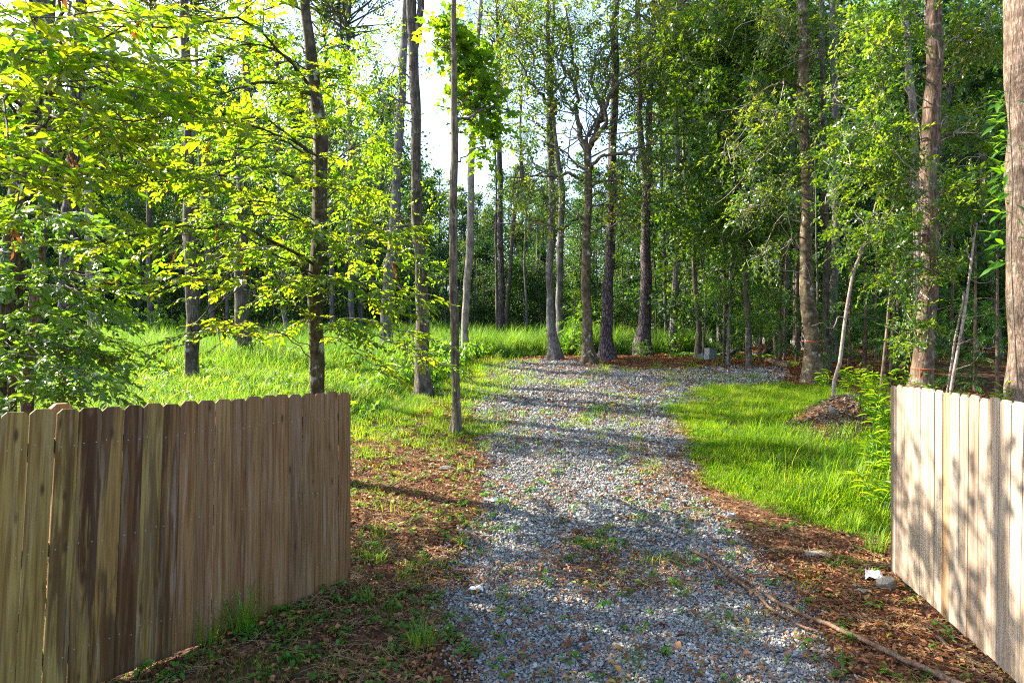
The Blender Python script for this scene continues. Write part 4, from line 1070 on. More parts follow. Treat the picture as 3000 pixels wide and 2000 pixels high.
for (a, b, Y_), rr_, nc in (((1200, 110, 21), (1.0, 1.2, 1.1), 22), ((1290, 70, 21.5), (1.1, 1.2, .9), 18), ((1205, 260, 21), (.8, .8, .7), 10), ((1260, 190, 21), (.9, .8, .9), 12), ((1230, 20, 21), (1.4, 1.2, .8), 14), ((1160, 160, 21), (.8, .9, .8), 9), ((1140, 50, 21), (.9, 1, .8), 10), ((1210, 340, 20.8), (.7, .7, .4), 5)):
    oak_blob(tq, QB(a, b, Y_), rr_, int(nc * 1.5), .12, .45, per=7, parts=1, spl=.34, k=6, spread_sub=.8, curl=.14)
tq.finish('oak')
add_high(tq, 'broad', 16, 1.3)
simple('grey_oak_tree', 'blue-grey trunk bending left just behind the rooted grey one', [(1289, 790, 26), (1286, 720, 23), (1285, 620, 22), (1287, 540, 22), (1292, 470, 22), (1288, 410, 20), (1277, 350, 18), (1268, 250, 15), (1268, 120, 12), (1272, 0, 10)], 25, 18, 'b_grey', 'broad', 17, 1.2, flare=.15)
# the spreading oak in the middle
to = Tree('spreading_oak', 'mossy oak with crooked spreading limbs in the middle of the far end of the drive',
          [(1350, 832, 50), (1348, 790, 34), (1347, 700, 32), (1347, 600, 29), (1349, 500, 27), (1350, 420, 26), (1349, 350, 24), (1346, 330, 18), (1348, 315, 10)], 20.6, 8.9, 'b_beech', sides=24, rings=.15, flare=.5)
def OB(a, b, Y_=20.6): return to.loc(P(a, b, Y_))
limbs_o = [([(1347, 350), (1335, 318), (1326, 270, 20.9), (1322, 200, 21), (1316, 120, 21.2), (1300, 20, 21.5)], .15, .05),
           ([(1349, 350), (1366, 310), (1378, 270), (1392, 200), (1402, 130), (1406, 40)], .15, .05),
           ([(1352, 345), (1385, 290, 20), (1396, 230, 20), (1420, 190, 19.8), (1455, 165, 19.6), (1510, 130, 19.5), (1560, 60, 19.5)], .12, .03),
           ([(1378, 240), (1360, 180), (1372, 130), (1400, 95), (1440, 65), (1465, 20)], .09, .03),
           ([(1352, 390), (1385, 360, 20), (1430, 350, 19.7), (1475, 335, 19.5), (1530, 330, 19.3)], .09, .03),
           ([(1346, 420), (1310, 400, 20), (1270, 404, 19.8), (1220, 406, 19.6), (1175, 425, 19.5), (1150, 440, 19.4)], .08, .02),
           ([(1346, 505), (1330, 497), (1300, 520, 20), (1282, 527, 20), (1250, 510, 19.8), (1205, 506, 19.6), (1180, 522, 19.5)], .075, .02),
           ([(1346, 390), (1325, 380), (1300, 350), (1270, 335), (1235, 320)], .06, .02),
           ([(1350, 480), (1375, 470), (1410, 472), (1440, 490), (1480, 510)], .055, .02),
           ([(1352, 430), (1390, 415), (1430, 420), (1465, 440), (1500, 470)], .06, .02),
           ([(1320, 190), (1290, 150), (1268, 110), (1230, 70)], .06, .02),
           ([(1325, 260), (1305, 240), (1285, 200), (1250, 175)], .05, .02)]
for pts, r0, r1 in limbs_o:
    c = to.limb([OB(*p) for p in pts], r0 * .68, r1 * .6, wiggle=.035, n=24)
    for q in range(9):                                  # crooked twigs off each limb
        a = c[rng.integers(6, 22)]; e = a + rng.normal(0, .8, 3) + [0, 0, .25]
        to.limb([a, a + (e - a) * .4 + rng.normal(0, .22, 3), a + (e - a) * .7 + rng.normal(0, .2, 3), e], .022, .007, False, 8)
for (a, b, Y_), rr_, nc in (((1240, 330, 20), (.8, .8, .6), 9), ((1300, 130, 21), (1.0, 1, .9), 14), ((1390, 100, 21), (1.1, 1, 1.0), 17), ((1470, 60, 20), (1.0, 1, .9), 16), ((1440, 210, 20), (1.1, .9, .8), 16),
                            ((1340, 40, 21), (1.0, 1, .7), 12), ((1520, 150, 19.8), (1.0, 1, 1.0), 18), ((1470, 330, 20), (1.0, .9, .7), 14), ((1240, 440, 20), (1.0, .8, .55), 10), ((1170, 440, 19.6), (.5, .5, .4), 5),
                            ((1420, 420, 20), (.9, .8, .6), 10), ((1280, 240, 20.6), (.8, .8, .8), 9), ((1230, 515, 19.8), (.6, .5, .35), 6), ((1510, 420, 20), (.8, .8, .8), 11), ((1370, 200, 21), (.6, .6, .6), 6), ((1430, 520, 20), (.8, .6, .5), 7)):
    oak_blob(to, OB(a, b, Y_), rr_, int(nc * 1.5), .12, .42, per=7, parts=0, spl=.34, k=6, spread_sub=.8, curl=.15, limb_r=.02)
to.finish('oak')
simple('pine_tree', 'purple-brown pine trunk with plated bark right of the spreading oak', [(1393, 803, 52), (1394, 770, 42), (1397, 690, 37), (1401, 580, 33), (1405, 450, 30), (1408, 330, 28), (1411, 200, 26), (1414, 80, 23), (1417, 0, 21)], 21.5, 22, 'b_pine', 'pine', 19, 1.4, sides=22)
tu = simple('pine_tree', 'dark forked pine trunk, second right of the spreading oak', [(1480, 788, 54), (1480, 750, 44), (1482, 680, 38), (1484, 580, 34), (1485, 480, 32), (1487, 400, 30), (1490, 330, 22), (1494, 220, 21), (1499, 100, 20), (1504, 0, 18)], 23.5, 23, 'b_pine', 'pine', 20, 1.4, sides=22)
tu.limb([tu.loc(P(1484, 410, 23.5)), tu.loc(P(1474, 350, 23.5)), tu.loc(P(1469, 260, 23.5)), tu.loc(P(1466, 120, 23.5)), tu.loc(P(1464, -30, 23.5))], .13, .09, n=20, wiggle=.004, sides=12)
simple('slender_tree', 'thin grey trunk right of the forked pine', [(1530, 770, 13), (1528, 690, 12), (1525, 560, 12), (1521, 450, 11), (1518, 330, 8)], 26.5, 13, 'b_grey', 'broad', 12, .9)
simple('slender_tree', 'thin dark crooked stem just right of the forked pine', [(1507, 748, 6), (1506, 680, 6), (1502, 600, 6), (1496, 540, 5), (1490, 500, 4)], 27, 9, 'b_oak')
simple('crooked_tree', 'curving dark trunk left of the stacked concrete blocks', [(1602, 807, 24), (1604, 770, 19), (1603, 730, 17), (1597, 660, 16), (1595, 600, 15), (1592, 540, 15), (1585, 490, 14), (1577, 450, 13), (1572, 380, 11), (1570, 250, 9)], 21.8, 13, 'b_oak', 'broad', 12, .9, flare=.2)
simple('slender_tree', 'dark thin stem right beside the concrete blocks', [(1663, 815, 11), (1664, 770, 10), (1664, 700, 9), (1662, 560, 7)], 20.5, 9, 'b_oak', flare=.3)
simple('slender_tree', 'grey thin stem, second right of the concrete blocks', [(1674, 808, 10), (1675, 760, 8), (1677, 690, 7), (1676, 560, 6)], 21.5, 9, 'b_grey')
ty = simple('laurel_oak', 'reddish-grey trunk right of the blocks under a mass of dark glossy leaves', [(1720, 847, 26), (1719, 810, 20), (1717, 730, 18), (1712, 630, 16), (1706, 540, 15), (1696, 460, 14), (1680, 390, 15), (1660, 360, 15), (1655, 300, 14), (1650, 150, 10), (1650, 0, 8)], 19.2, 14, 'b_oak', None, flare=.25, sides=20)
def YB(a, b, Y_): return ty.loc(P(a, b, Y_))
for (a, b, Y_), rr_, nc in (((1640, 90, 18.5), (1.3, 1.3, 1.2), 34), ((1720, 60, 18), (1.1, 1.2, 1.1), 30), ((1600, 230, 19), (1.0, 1.2, 1.0), 26), ((1700, 230, 18), (1.2, 1.2, 1.1), 32), ((1790, 130, 18), (.8, 1, 1.1), 20),
                            ((1620, 380, 19.5), (1.1, 1.2, 1.0), 26), ((1740, 380, 18.5), (1.0, 1.1, 1.0), 26), ((1590, 520, 20), (1.0, 1, 1.0), 20), ((1690, 500, 19), (1.1, 1.1, .9), 24), ((1780, 500, 18.6), (.8, 1, .9), 16), ((1560, 90, 19), (.8, 1, .9), 14)):
    oak_blob(ty, YB(a, b, Y_), rr_, int(nc * 1.35), .17, .36, per=9, parts=1, spl=.36, k=7, limb_r=.03, hang=.5)
ty.finish('live', M['twigpale'])
# leafy young trees under it
tz = Tree('holly_sapling', 'small dense green sapling among the trunks right of the blocks', [(1672, 820, 8), (1675, 740, 7), (1680, 640, 6), (1685, 560, 4)], 19.9, 4.0, 'b_grey')
for (a, b, Y_), rr_, nc in (((1690, 640, 19.4), (.8, .8, .8), 26), ((1640, 690, 19.8), (.6, .7, .7), 16), ((1740, 690, 19.5), (.7, .7, .8), 20), ((1700, 740, 19.6), (.6, .6, .45), 12), ((1640, 590, 20.4), (.7, .7, .7), 16)):
    oak_blob(tz, tz.loc(P(a, b, Y_)), rr_, nc, .065, .5, per=9, parts=0, spl=.26, k=8, limb_r=.012)
tz.finish('bush')
simple('slender_tree', 'straight dark trunk in the shadow left of the lichen-spotted one', [(1781, 800, 15), (1779, 760, 14), (1772, 690, 12), (1768, 600, 11), (1765, 450, 9)], 22.5, 12, 'b_oak')
simple('slender_tree', 'very thin reddish stem left of the lichen-spotted trunk', [(1802, 795, 8), (1803, 740, 6), (1803, 660, 6), (1807, 580, 5), (1808, 500, 4)], 20.5, 8, 'b_red')
ta = simple('lichen_tree', 'sunlit trunk spotted with pale lichen and ringed by an orange ribbon', [(1864, 888, 58), (1863, 860, 46), (1861, 790, 37), (1859, 720, 34), (1855, 620, 30), (1852, 500, 28), (1851, 400, 27), (1848, 280, 26), (1845, 150, 25), (1841, 0, 23)], 16.8, 15, 'b_beech', None, sides=26, rings=.13, flare=.3)
def AB(a, b, Y_=16.8): return ta.loc(P(a, b, Y_))
a_, r_ = ta.at(AB(1860, 783)[2])
ge = Geo(); th = np.linspace(0, 6.2832, 33); tube(ge, np.stack([a_[0] + (r_ * 1.09) * np.cos(th), a_[1] + (r_ * 1.09) * np.sin(th), a_[2] + .02 * np.sin(th) + 0 * th], 1), .009, 5, cap=False)
rb = link_mesh('ribbon', ge.mesh('ribbon', M['orange'])); rb.location = ta.base; tag(rb, 'orange ribbon tied round the lichen-spotted trunk', 'ribbon')
for pts, r0, r1 in (([(1848, 300), (1800, 310, 16.2), (1760, 340, 16), (1715, 400, 15.8), (1690, 430, 15.8)], .035, .012), ([(1850, 420), (1815, 430, 16.3), (1780, 450, 16), (1720, 500, 15.9), (1680, 540, 15.8)], .03, .010),
                    ([(1847, 200), (1800, 190, 16), (1750, 210, 16), (1700, 260, 16)], .035, .012), ([(1852, 480), (1815, 500, 16.2), (1780, 520, 16), (1755, 580, 16), (1730, 590, 16)], .022, .008),
                    ([(1855, 550), (1828, 545, 16.2), (1812, 560, 16.1), (1800, 590, 16), (1780, 610, 16), (1760, 625, 16)], .020, .006), ([(1848, 160), (1880, 130, 16.6), (1920, 110, 16.5)], .03, .01),
                    ([(1851, 350), (1890, 330, 16.5), (1930, 325, 16.4), (1965, 345, 16.4)], .026, .01), ([(1846, 100), (1800, 60, 16.3), (1740, 40, 16)], .035, .015)):
    c = ta.limb([AB(*p) for p in pts], r0, r1, n=20, wiggle=.05)
    for q in range(6):
        a = c[rng.integers(5, 20)]; e = a + rng.normal(0, .5, 3) + [-.25, 0, -.1]
        ta.limb([a, a + (e - a) * .45 + rng.normal(0, .14, 3), e], .010, .004, False, 6)
for (a, b, Y_), rr_, nc in (((1780, 260, 16.2), (.7, .8, .8), 14), ((1760, 420, 16.2), (.7, .8, .6), 10), ((1790, 60, 16.4), (.7, .8, .7), 14), ((1900, 90, 16.6), (.6, .8, .7), 12), ((1700, 320, 16.4), (.6, .7, .7), 9), ((1700, 470, 16.3), (.5, .6, .5), 6), ((1760, 590, 16.2), (.4, .5, .3), 4), ((1920, 300, 16.6), (.5, .7, .8), 9)):
    oak_blob(ta, AB(a, b, Y_), rr_, int(nc * 1.4), .125, .36, per=8, parts=0, spl=.34, k=6, hang=.6, limb_r=.015)
ta.finish('oak', M['twigpale'])
simple('dark_tree', 'dark trunk close on the right of the lichen-spotted one', [(1901, 846, 24), (1900, 800, 21), (1897, 700, 20), (1897, 560, 19), (1893, 420, 18), (1890, 250, 16), (1888, 0, 13)], 18.8, 17, 'b_oak', 'broad', 15, 1.2)
simple('dark_tree', 'greyer trunk of the dark pair behind the lichen-spotted one', [(1912, 812, 26), (1914, 760, 23), (1917, 660, 22), (1918, 560, 21), (1918, 420, 20), (1916, 250, 18), (1912, 0, 15)], 20.5, 18, 'b_grey', 'pine', 16, 1.2)
simple('slender_tree', 'thin stem in the gap beside the dark pair of trunks', [(1878, 830, 9), (1877, 740, 7), (1878, 660, 6), (1876, 590, 5), (1874, 480, 5)], 19.5, 9, 'b_grey')
tc = simple('crooked_sapling', 'pale pinkish crooked sapling standing by the heap of earth', [(1914, 892, 12), (1918, 868, 11), (1930, 830, 11), (1937, 770, 11), (1943, 722, 10), (1952, 670, 10), (1962, 620, 10), (1974, 592, 9), (1977, 570, 9), (1988, 558, 8), (2000, 542, 8), (2006, 500, 6), (2010, 470, 5), (2022, 440, 4)], 13.2, 5.4, 'b_sap', None, flare=.15, sides=12)
tc.limb([tc.loc(P(1941, 732, 13.2)), tc.loc(P(1925, 728, 13.2)), tc.loc(P(1914, 752, 13.1)), tc.loc(P(1900, 752, 13.1)), tc.loc(P(1888, 741, 13.0)), tc.loc(P(1865, 748, 13.0))], .012, .006)
tc.limb([tc.loc(P(2003, 520, 13.2)), tc.loc(P(2022, 505, 13.2)), tc.loc(P(2045, 500, 13.2))], .012, .006)
tdd = simple('reddish_sapling', 'thin reddish sapling rising just left of the right gate end', [(2025, 880, 11), (2030, 830, 10), (2037, 760, 9), (2043, 690, 8), (2048, 640, 7), (2055, 560, 5)], 14.2, 5.0, 'b_red', None, flare=.15, sides=10)
simple('reddish_sapling', 'second thin sapling behind the one at the right gate end', [(2045, 850, 9), (2048, 780, 8), (2053, 700, 7), (2056, 620, 6)], 16.5, 6.5, 'b_red', None, flare=.1, sides=10)
te = simple('laurel_oak', 'stout trunk half sunlit behind the right gate, with an orange string low down', [(2116, 905, 62), (2120, 870, 50), (2126, 780, 44), (2131, 650, 41), (2135, 520, 40), (2137, 400, 41), (2139, 280, 40), (2142, 160, 37), (2146, 60, 35), (2150, 0, 34)], 14.2, 13, 'b_red', None, sides=28, rings=.11, flare=.25)
def EB(a, b, Y_=14.2): return te.loc(P(a, b, Y_))
a_, r_ = te.at(EB(2120, 845)[2])
ge = Geo(); tube(ge, np.stack([a_[0] + r_ * 1.09 * np.cos(th), a_[1] + r_ * 1.09 * np.sin(th), a_[2] + .02 * np.sin(th)], 1), .007, 5, cap=False)
tube(ge, [[a_[0] - r_ * .8, a_[1] - r_ * .85, a_[2]], [a_[0] - r_ * .82, a_[1] - r_ * .9, a_[2] - .2], [a_[0] - r_ * .78, a_[1] - r_ * .9, a_[2] - .42]], .008, 5)
rb = link_mesh('string', ge.mesh('string', M['orange'])); rb.location = te.base; tag(rb, 'orange string tied round the stout trunk behind the right gate', 'string')
for (a, b, Y_), rr_, nc in (((2010, 150, 13.0), (.8, .9, .9), 34), ((1985, 330, 13.0), (.8, .9, .7), 32), ((2050, 390, 13.1), (.7, .8, .8), 30), ((2015, 530, 13.1), (.8, .8, .6), 26), ((2060, 640, 13.2), (.45, .7, .6), 16), ((2200, 120, 14.8), (.7, .9, 1.0), 30),
                            ((2225, 300, 14.9), (.7, .9, .8), 24), ((2195, 470, 14.6), (.6, .8, .7), 20), ((2050, 50, 13.3), (.8, .9, .6), 22), ((2075, 780, 13.6), (.25, .4, .3), 5), ((2165, 620, 13.9), (.3, .5, .4), 8), ((2260, 60, 14), (.5, .8, .6), 14), ((1940, 440, 14.4), (.5, .7, .6), 12), ((2095, 730, 13.6), (.3, .4, .4), 6), ((2240, 430, 14), (.5, .6, .6), 12)):
    oak_blob(te, EB(a, b, Y_), rr_, nc, .105, .46, per=8, parts=1, spl=.32, k=7, limb_r=.02, hang=.2, spread_sub=.5)
te.finish('live', M['twigpale'])
simple('pale_tree', 'pale smooth upper trunk seen through leaves left of the stout one', [(2104, 840, 24), (2106, 700, 22), (2108, 560, 21), (2104, 440, 20), (2098, 300, 19), (2090, 180, 18), (2082, 60, 16), (2076, 0, 15)], 18.5, 16, 'b_pale', 'broad', 15, 1.0)
tg = simple('twin_sapling', 'pale thin leaning sapling, the taller of two between the stout trunk and the right edge', [(2184, 905, 10), (2192, 850, 10), (2202, 790, 9), (2213, 730, 9), (2222, 670, 8), (2230, 610, 7), (2236, 560, 6), (2243, 520, 4)], 12.6, 4.7, 'b_sap', None, flare=.1, sides=10)
for pts in ([(2229, 600), (2223, 575), (2222, 545)], [(2236, 555), (2230, 535), (2228, 515)], [(2213, 730), (2250, 725), (2290, 715)], [(2203, 790), (2240, 780), (2262, 800), (2285, 795)], [(2196, 848), (2230, 835), (2262, 805)], [(2226, 640), (2250, 650), (2275, 648)]):
    tg.limb([tg.loc(P(a, b, 12.5)) for a, b in pts], .009, .004)
simple('twin_sapling', 'pale thin sapling leaning beside and left of the taller one near the right edge', [(2175, 905, 9), (2184, 850, 9), (2192, 790, 8), (2202, 740, 7), (2212, 690, 6)], 12.9, 3.4, 'b_sap', None, flare=.1, sides=10)
# the big trunk at the right edge with its vine
tb = simple('big_tree', 'massive flaky pinkish trunk in full sun at the right edge behind the gate', [(2364, 1060, 88), (2363, 900, 82), (2362, 750, 78), (2361, 600, 76), (2358, 450, 78), (2356, 300, 78), (2354, 150, 80), (2352, 0, 80)], 9.6, 12, 'b_big', None, sides=36, rings=.08, flare=.15, rough=.02)
add_high(tb, 'broad', 11.5, 1.1, 2.2, 1.5)
vine = empty('trumpet_vine', tb.base, 'bright green vine with long pointed leaves climbing the big trunk at the right edge', 'vine')
def VB(a, b, Y_): return P(a, b, Y_) - tb.base
ge = Geo(); tube(ge, spline([VB(2345, 980, 9.25), VB(2330, 760, 9.28), VB(2322, 560, 9.3), VB(2326, 420, 9.28), VB(2318, 260, 9.3), VB(2322, 150, 9.3)], 40), .009, 6)
link_mesh('stem', ge.mesh('stem', M['twig']), vine)
def vine_leaf(seed):
    return single_leaf('leaf', seed, M['cane'], .30)
vl = [vine_leaf(700 + k) for k in range(4)]
class _V: pass
vt = _V(); vt.root = vine
vp, vd, vn_, vs_ = [], [], [], []
for b in [210, 236, 262, 281, 300, 322, 335, 352, 371, 398, 424, 440, 463, 490, 528, 560, 600]:
    sx = 2322 + rng.normal(0, 3)
    e_ = VB(sx - rng.uniform(22, 40), b + rng.uniform(4, 22), 9.12); s_ = VB(sx, b, 9.28)
    ge = Geo(); tube(ge, spline([s_, s_ * .5 + e_ * .5 + [0, 0, .04], e_], 8), np.linspace(.005, .002, 8), 5); link_mesh('stem', ge.mesh('stem', M['cane']), vine)
    for q in range(5):
        vp.append(s_ + (e_ - s_) * (.25 + .19 * q) + [0, 0, .03 * (2 - abs(q - 2))]); vd.append(np.array([-1, -.35, -.5 + .7 * (q % 2)]) + rng.normal(0, .25, 3)); vn_.append(np.array([-.1, -.35, 1.]) + rng.normal(0, .3, 3)); vs_.append(rng.uniform(.10, .30))
for b in (230, 330, 470, 500, 545):
    vp.append(VB(2335, b, 9.16)); vd.append(np.array([.8, -.3, -.6]) + rng.normal(0, .3, 3)); vn_.append(np.array([.0, -.6, .8])); vs_.append(rng.uniform(.15, .25))
leaf_objects(vt, vp, vd, vn_, vs_, vl)
# ------------------------------------------------------------------ undergrowth and the woods behind
def G(px, py, lift=0.0):
    """where the sight line through a photo point meets the ground"""
    lo, hi = 2.5, 60.
    ys = np.linspace(lo, hi, 4000)
    zz = CAM_H - (py - 810) / 1500 * ys; gr = H((px - 1176) / 1500 * ys, ys)
    k = np.argmax(zz <= gr) if (zz <= gr).any() else len(ys) - 1
    Y = ys[k]; x = (px - 1176) / 1500 * Y
    return np.array([x, Y, float(H(x, Y)) + lift])

def far_tree(seed, h, cr, z0, n, lf, mat, r0, conic=False):
    r_ = np.random.default_rng(seed); ge = Geo()
    c = spline([[0, 0, -.4], [r_.normal(0, .1), r_.normal(0, .1), h * .35], [r_.normal(0, .3), r_.normal(0, .3), h * .7], [r_.normal(0, .3), r_.normal(0, .3), h * .97]], 14)
    tube(ge, c, np.linspace(r0, .03, 14), 8, 1, 0)
    nb = max(14, n // 130)
    for b in range(nb):
        u = r_.random() ** .8; z = z0 + (h - z0) * u
        prof = cr * ((1 - u) ** .7 + .08 if conic else math.sin(math.pi * min(.97, .18 + .80 * u)) ** .8)
        a = r_.uniform(0, 6.28); L = prof * r_.uniform(.55, 1.1)
        e = np.array([math.cos(a) * L, math.sin(a) * L, z + (.25 * L if not conic else -.12 * L)])
        st = np.array([0, 0, max(.5, z - .3 * L)])
        tube(ge, [st, st + (e - st) * .55 + r_.normal(0, .1 * L, 3), e], [.035, .02, .008], 4, 1, 0, cap=False)
        m = n // nb
        t = r_.random(m) ** .55
        p = st + (e - st) * t[:, None] + r_.normal(0, .22 + .12 * L, (m, 3)) * [1, 1, .55]
        d = r_.normal(size=(m, 3)) + (e - st) * .3; d[:, 2] -= .3
        leaves(ge, p, d, r_.normal(0, .75, (m, 3)) + [0, 0, 1], lf * r_.uniform(.6, 1.3, m), lf * .62 * r_.uniform(.7, 1.2, m), LEAF_LO, 0, np.clip(.5 + r_.normal(0, .22) + r_.normal(0, .2, m), 0, 1))
    return ge.mesh('woodland_tree', [M[mat], M['b_grey']], smooth=False)
wsrc = [source('wood_tree', far_tree(800 + k, 17, 2.7, 2.0, 4200, .24, 'far', .15)) for k in range(4)] + \
       [source('wood_sapling', far_tree(820 + k, 7, 1.6, .5, 2200, .17, 'far', .05)) for k in range(3)] + \
       [source('wood_pine', far_tree(830, 22, 2.4, 9, 3000, .26, 'needle', .17))]
wx, wy, wk, wsz = [], [], [], []
r_ = np.random.default_rng(77)
def plant(px, Y, kind, sc):
    wx.append((px - 1176) / 1500 * Y); wy.append(Y); wk.append(kind); wsz.append(sc)
for Y in (34, 37, 41, 45, 50, 56, 63, 71, 80):
    step = 3.0 if Y < 50 else 3.6
    for px in np.arange(-260, 2700, step / Y * 1500):
        p = px + r_.uniform(-.4, .4) * step / Y * 1500; yy = Y + r_.uniform(-1.5, 1.5)
        mid = 930 < p < 1545
        if mid:                            # the low part of the wood under the open sky
            top = 405 + 35 * math.sin(p * .013) + r_.uniform(-40, 45)
            hgt = 2.2 + (810 - top) / 1500 * yy - float(H(0, yy))
            plant(p, yy, r_.integers(0, 4), hgt / 17 * (1 if Y > 44 else .8))
        else:
            lo_, hi_ = (150, 420) if p < 930 else (-60, 260)
            hgt = 2.2 + (810 - r_.uniform(lo_, hi_)) / 1500 * yy - float(H(0, yy))
            if r_.random() < .9: plant(p, yy, r_.integers(0, 4), hgt / 17)
            else: plant(p, yy, 7, r_.uniform(.9, 1.2))
for Y in (32.5, 35, 38, 42, 47, 53, 60, 68):               # undergrowth in front
    for px in np.arange(-200, 2560, 2.0 / Y * 1500):
        plant(px + r_.uniform(-30, 30), Y + r_.uniform(-1, 1), r_.integers(4, 7), r_.uniform(.45, .85))
for Y in (86, 93, 100):
    for px in np.arange(-300, 2700, 2.4 / Y * 1500):
        plant(px + r_.uniform(-15, 15), Y + r_.uniform(-2, 2), r_.integers(4, 7), r_.uniform(1.0, 1.5))
for Y in (23, 25.5, 28, 31):               # the wood comes closer on the right
    for px in np.arange(1545 + (Y < 25) * 60, 2600, 2.6 / Y * 1500):
        plant(px + r_.uniform(-25, 25), Y + r_.uniform(-.8, .8), r_.integers(0, 4) if r_.random() < .5 else r_.integers(4, 7), r_.uniform(.7, 1.05))
for Y in (25, 27.5, 30, 34, 39, 44, 50):
    for px in np.arange(1700 if Y < 32 else -200, 2600, 1.5 / Y * 1500):
        plant(px + r_.uniform(-25, 25), Y + r_.uniform(-.7, .7), r_.integers(4, 7), r_.uniform(.26, .46))
for k in range(110):                        # and goes on to the left outside the photograph
    Y = r_.uniform(36, 75); wx.append(r_.uniform(-75, -.86 * Y)); wy.append(Y); wk.append(r_.integers(0, 4)); wsz.append(r_.uniform(.9, 1.2))
for k in range(46):
    Y = r_.uniform(15, 36); wx.append(r_.uniform(.86 * Y + 2, .86 * Y + 18)); wy.append(Y); wk.append(r_.integers(0, 4)); wsz.append(r_.uniform(.8, 1.1))
wx, wy, wk, wsz = map(np.array, (wx, wy, wk, wsz))
rot = np.zeros((len(wx), 3)); rot[:, 2] = r_.uniform(0, 6.28, len(wx)); rot[:, :2] = r_.normal(0, .03, (len(wx), 2))
tag(scatter('far_woods', np.stack([wx, wy, H(wx, wy) - .05], 1), rot, wsz[:, None] * np.ones(3), wsrc, wk),
    'dense dark green woods closing off the clearing behind the trunks', 'woods', kind='stuff')

# cedars in the shadow on the right
def cedar_parts(seed, h):
    r_ = np.random.default_rng(seed); gt, gc = Geo(), Geo()
    tube(gt, spline([[0, 0, -.2], [.03, .02, h * .5], [0, 0, h]], 10), np.linspace(.055, .01, 10), 8)
    SP, SD, SN = [], [], []
    for b in range(int(h * 8)):
        u = r_.random(); z = .35 + (h - .4) * u; L = (1.25 * (1 - u) ** .7 + .15) * r_.uniform(.7, 1.15); a = r_.uniform(0, 6.28)
        d = np.array([math.cos(a), math.sin(a), .15]); 
        c = spline([[0, 0, z], np.array([0, 0, z]) + d * L * .5, np.array([0, 0, z]) + d * L + [0, 0, -.22 * L]], 7)
        tube(gc, c, np.linspace(.012, .003, 7), 3, 1, 0, cap=False)
        for q in range(int(5 + L * 8)):
            t = r_.uniform(.2, 1); p = np.array([np.interp(t * 6, np.arange(7), c[:, i]) for i in range(3)])
            SP.append(p); SD.append(d + r_.normal(0, .55, 3) - [0, 0, .25]); SN.append(r_.normal(0, .35, 3) + [0, 0, 1.])
    sprays(gc, np.array(SP), np.array(SD), np.array(SN), .26, 12, .10, .14, LEAF_LO, spread=.7, droop=.45, twig=False)
    return gt.mesh('cedar_trunk', M['b_red']), gc.mesh('cedar_crown', [M['cedar'], M['twig']], smooth=False)
cedars = [cedar_parts(900 + k, h) for k, h in enumerate((3.4, 4.4, 5.2))]
cl_ = [(1790, 19.6, 1, 'feathery dark green cedar left of the lichen-spotted trunk'), (1830, 20.8, 2, 'tall cedar in the shade behind the lichen-spotted trunk'),
       (1950, 19.0, 1, 'cedar with drooping sprays behind the pale crooked sapling'), (1985, 17.6, 0, 'low cedar just right of the pale crooked sapling'), (2060, 19.4, 2, 'tall dark cedar between the crooked sapling and the stout trunk'),
       (2095, 16.8, 0, 'small cedar close behind the stout half-lit trunk'), (2185, 17.4, 2, 'tall shadowed cedar behind the pale twin saplings'), (2240, 15.6, 1, 'cedar left of the massive trunk at the right edge'),
       (2290, 14.6, 1, 'cedar partly hidden by the massive trunk at the right edge'), (2010, 21.5, 2, 'farthest cedar in the dark gap right of the dark pair of trunks'), (1745, 21.0, 0, 'small cedar at the edge of the woods right of the laurel oak'),
       (2150, 20.5, 2, 'tall cedar deep in the shade right of the stout trunk')]
for px, Y, k, lb in cl_:
    p = P(px, 810, Y); p[2] = float(H(p[0], p[1]))
    r0 = empty('cedar_tree', p, lb, 'cedar', 'cedars in the shade on the right')
    r0.rotation_euler = (0, 0, rng.uniform(0, 6.28)); s_ = rng.uniform(.9, 1.15); r0.scale = (s_, s_, s_)
    link_mesh('trunk', cedars[k][0], r0); o = link_mesh('crown', cedars[k][1], r0); o['kind'] = 'stuff'

# bushes
def bush_parts(seed, h, w, n, lf, mat):
    r_ = np.random.default_rng(seed); gs, gc = Geo(), Geo(); SP, SD, SN = [], [], []
    for k in range(7):
        a = r_.uniform(0, 6.28); e = np.array([math.cos(a) * w * r_.uniform(.3, .9), math.sin(a) * w * r_.uniform(.3, .9), h * r_.uniform(.6, 1)])
        c = spline([[0, 0, -.1], e * [.3, .3, .5], e], 8); tube(gs, c, np.linspace(.014, .004, 8), 5)
        for q in range(n // 7):
            t = r_.uniform(.15, 1); p = np.array([np.interp(t * 7, np.arange(8), c[:, i]) for i in range(3)]) + r_.normal(0, .14 * w + .05, 3)
            SP.append(p); SD.append(r_.normal(size=3) + [0, 0, .5]); SN.append(r_.normal(0, .5, 3) + [0, 0, 1.])
    sprays(gc, np.array(SP), np.array(SD), np.array(SN), .22, 8, lf, .42, LEAF_LO, droop=.2, twig=False)
    return gs.mesh('bush_stems', M['twig']), gc.mesh('bush_foliage', [M[mat], M['twig']], smooth=False)
bush_kinds = [bush_parts(950, 1.3, .9, 190, .07, 'bush'), bush_parts(951, 1.7, 1.1, 240, .08, 'bush'), bush_parts(952, .8, .6, 110, .06, 'bush')]
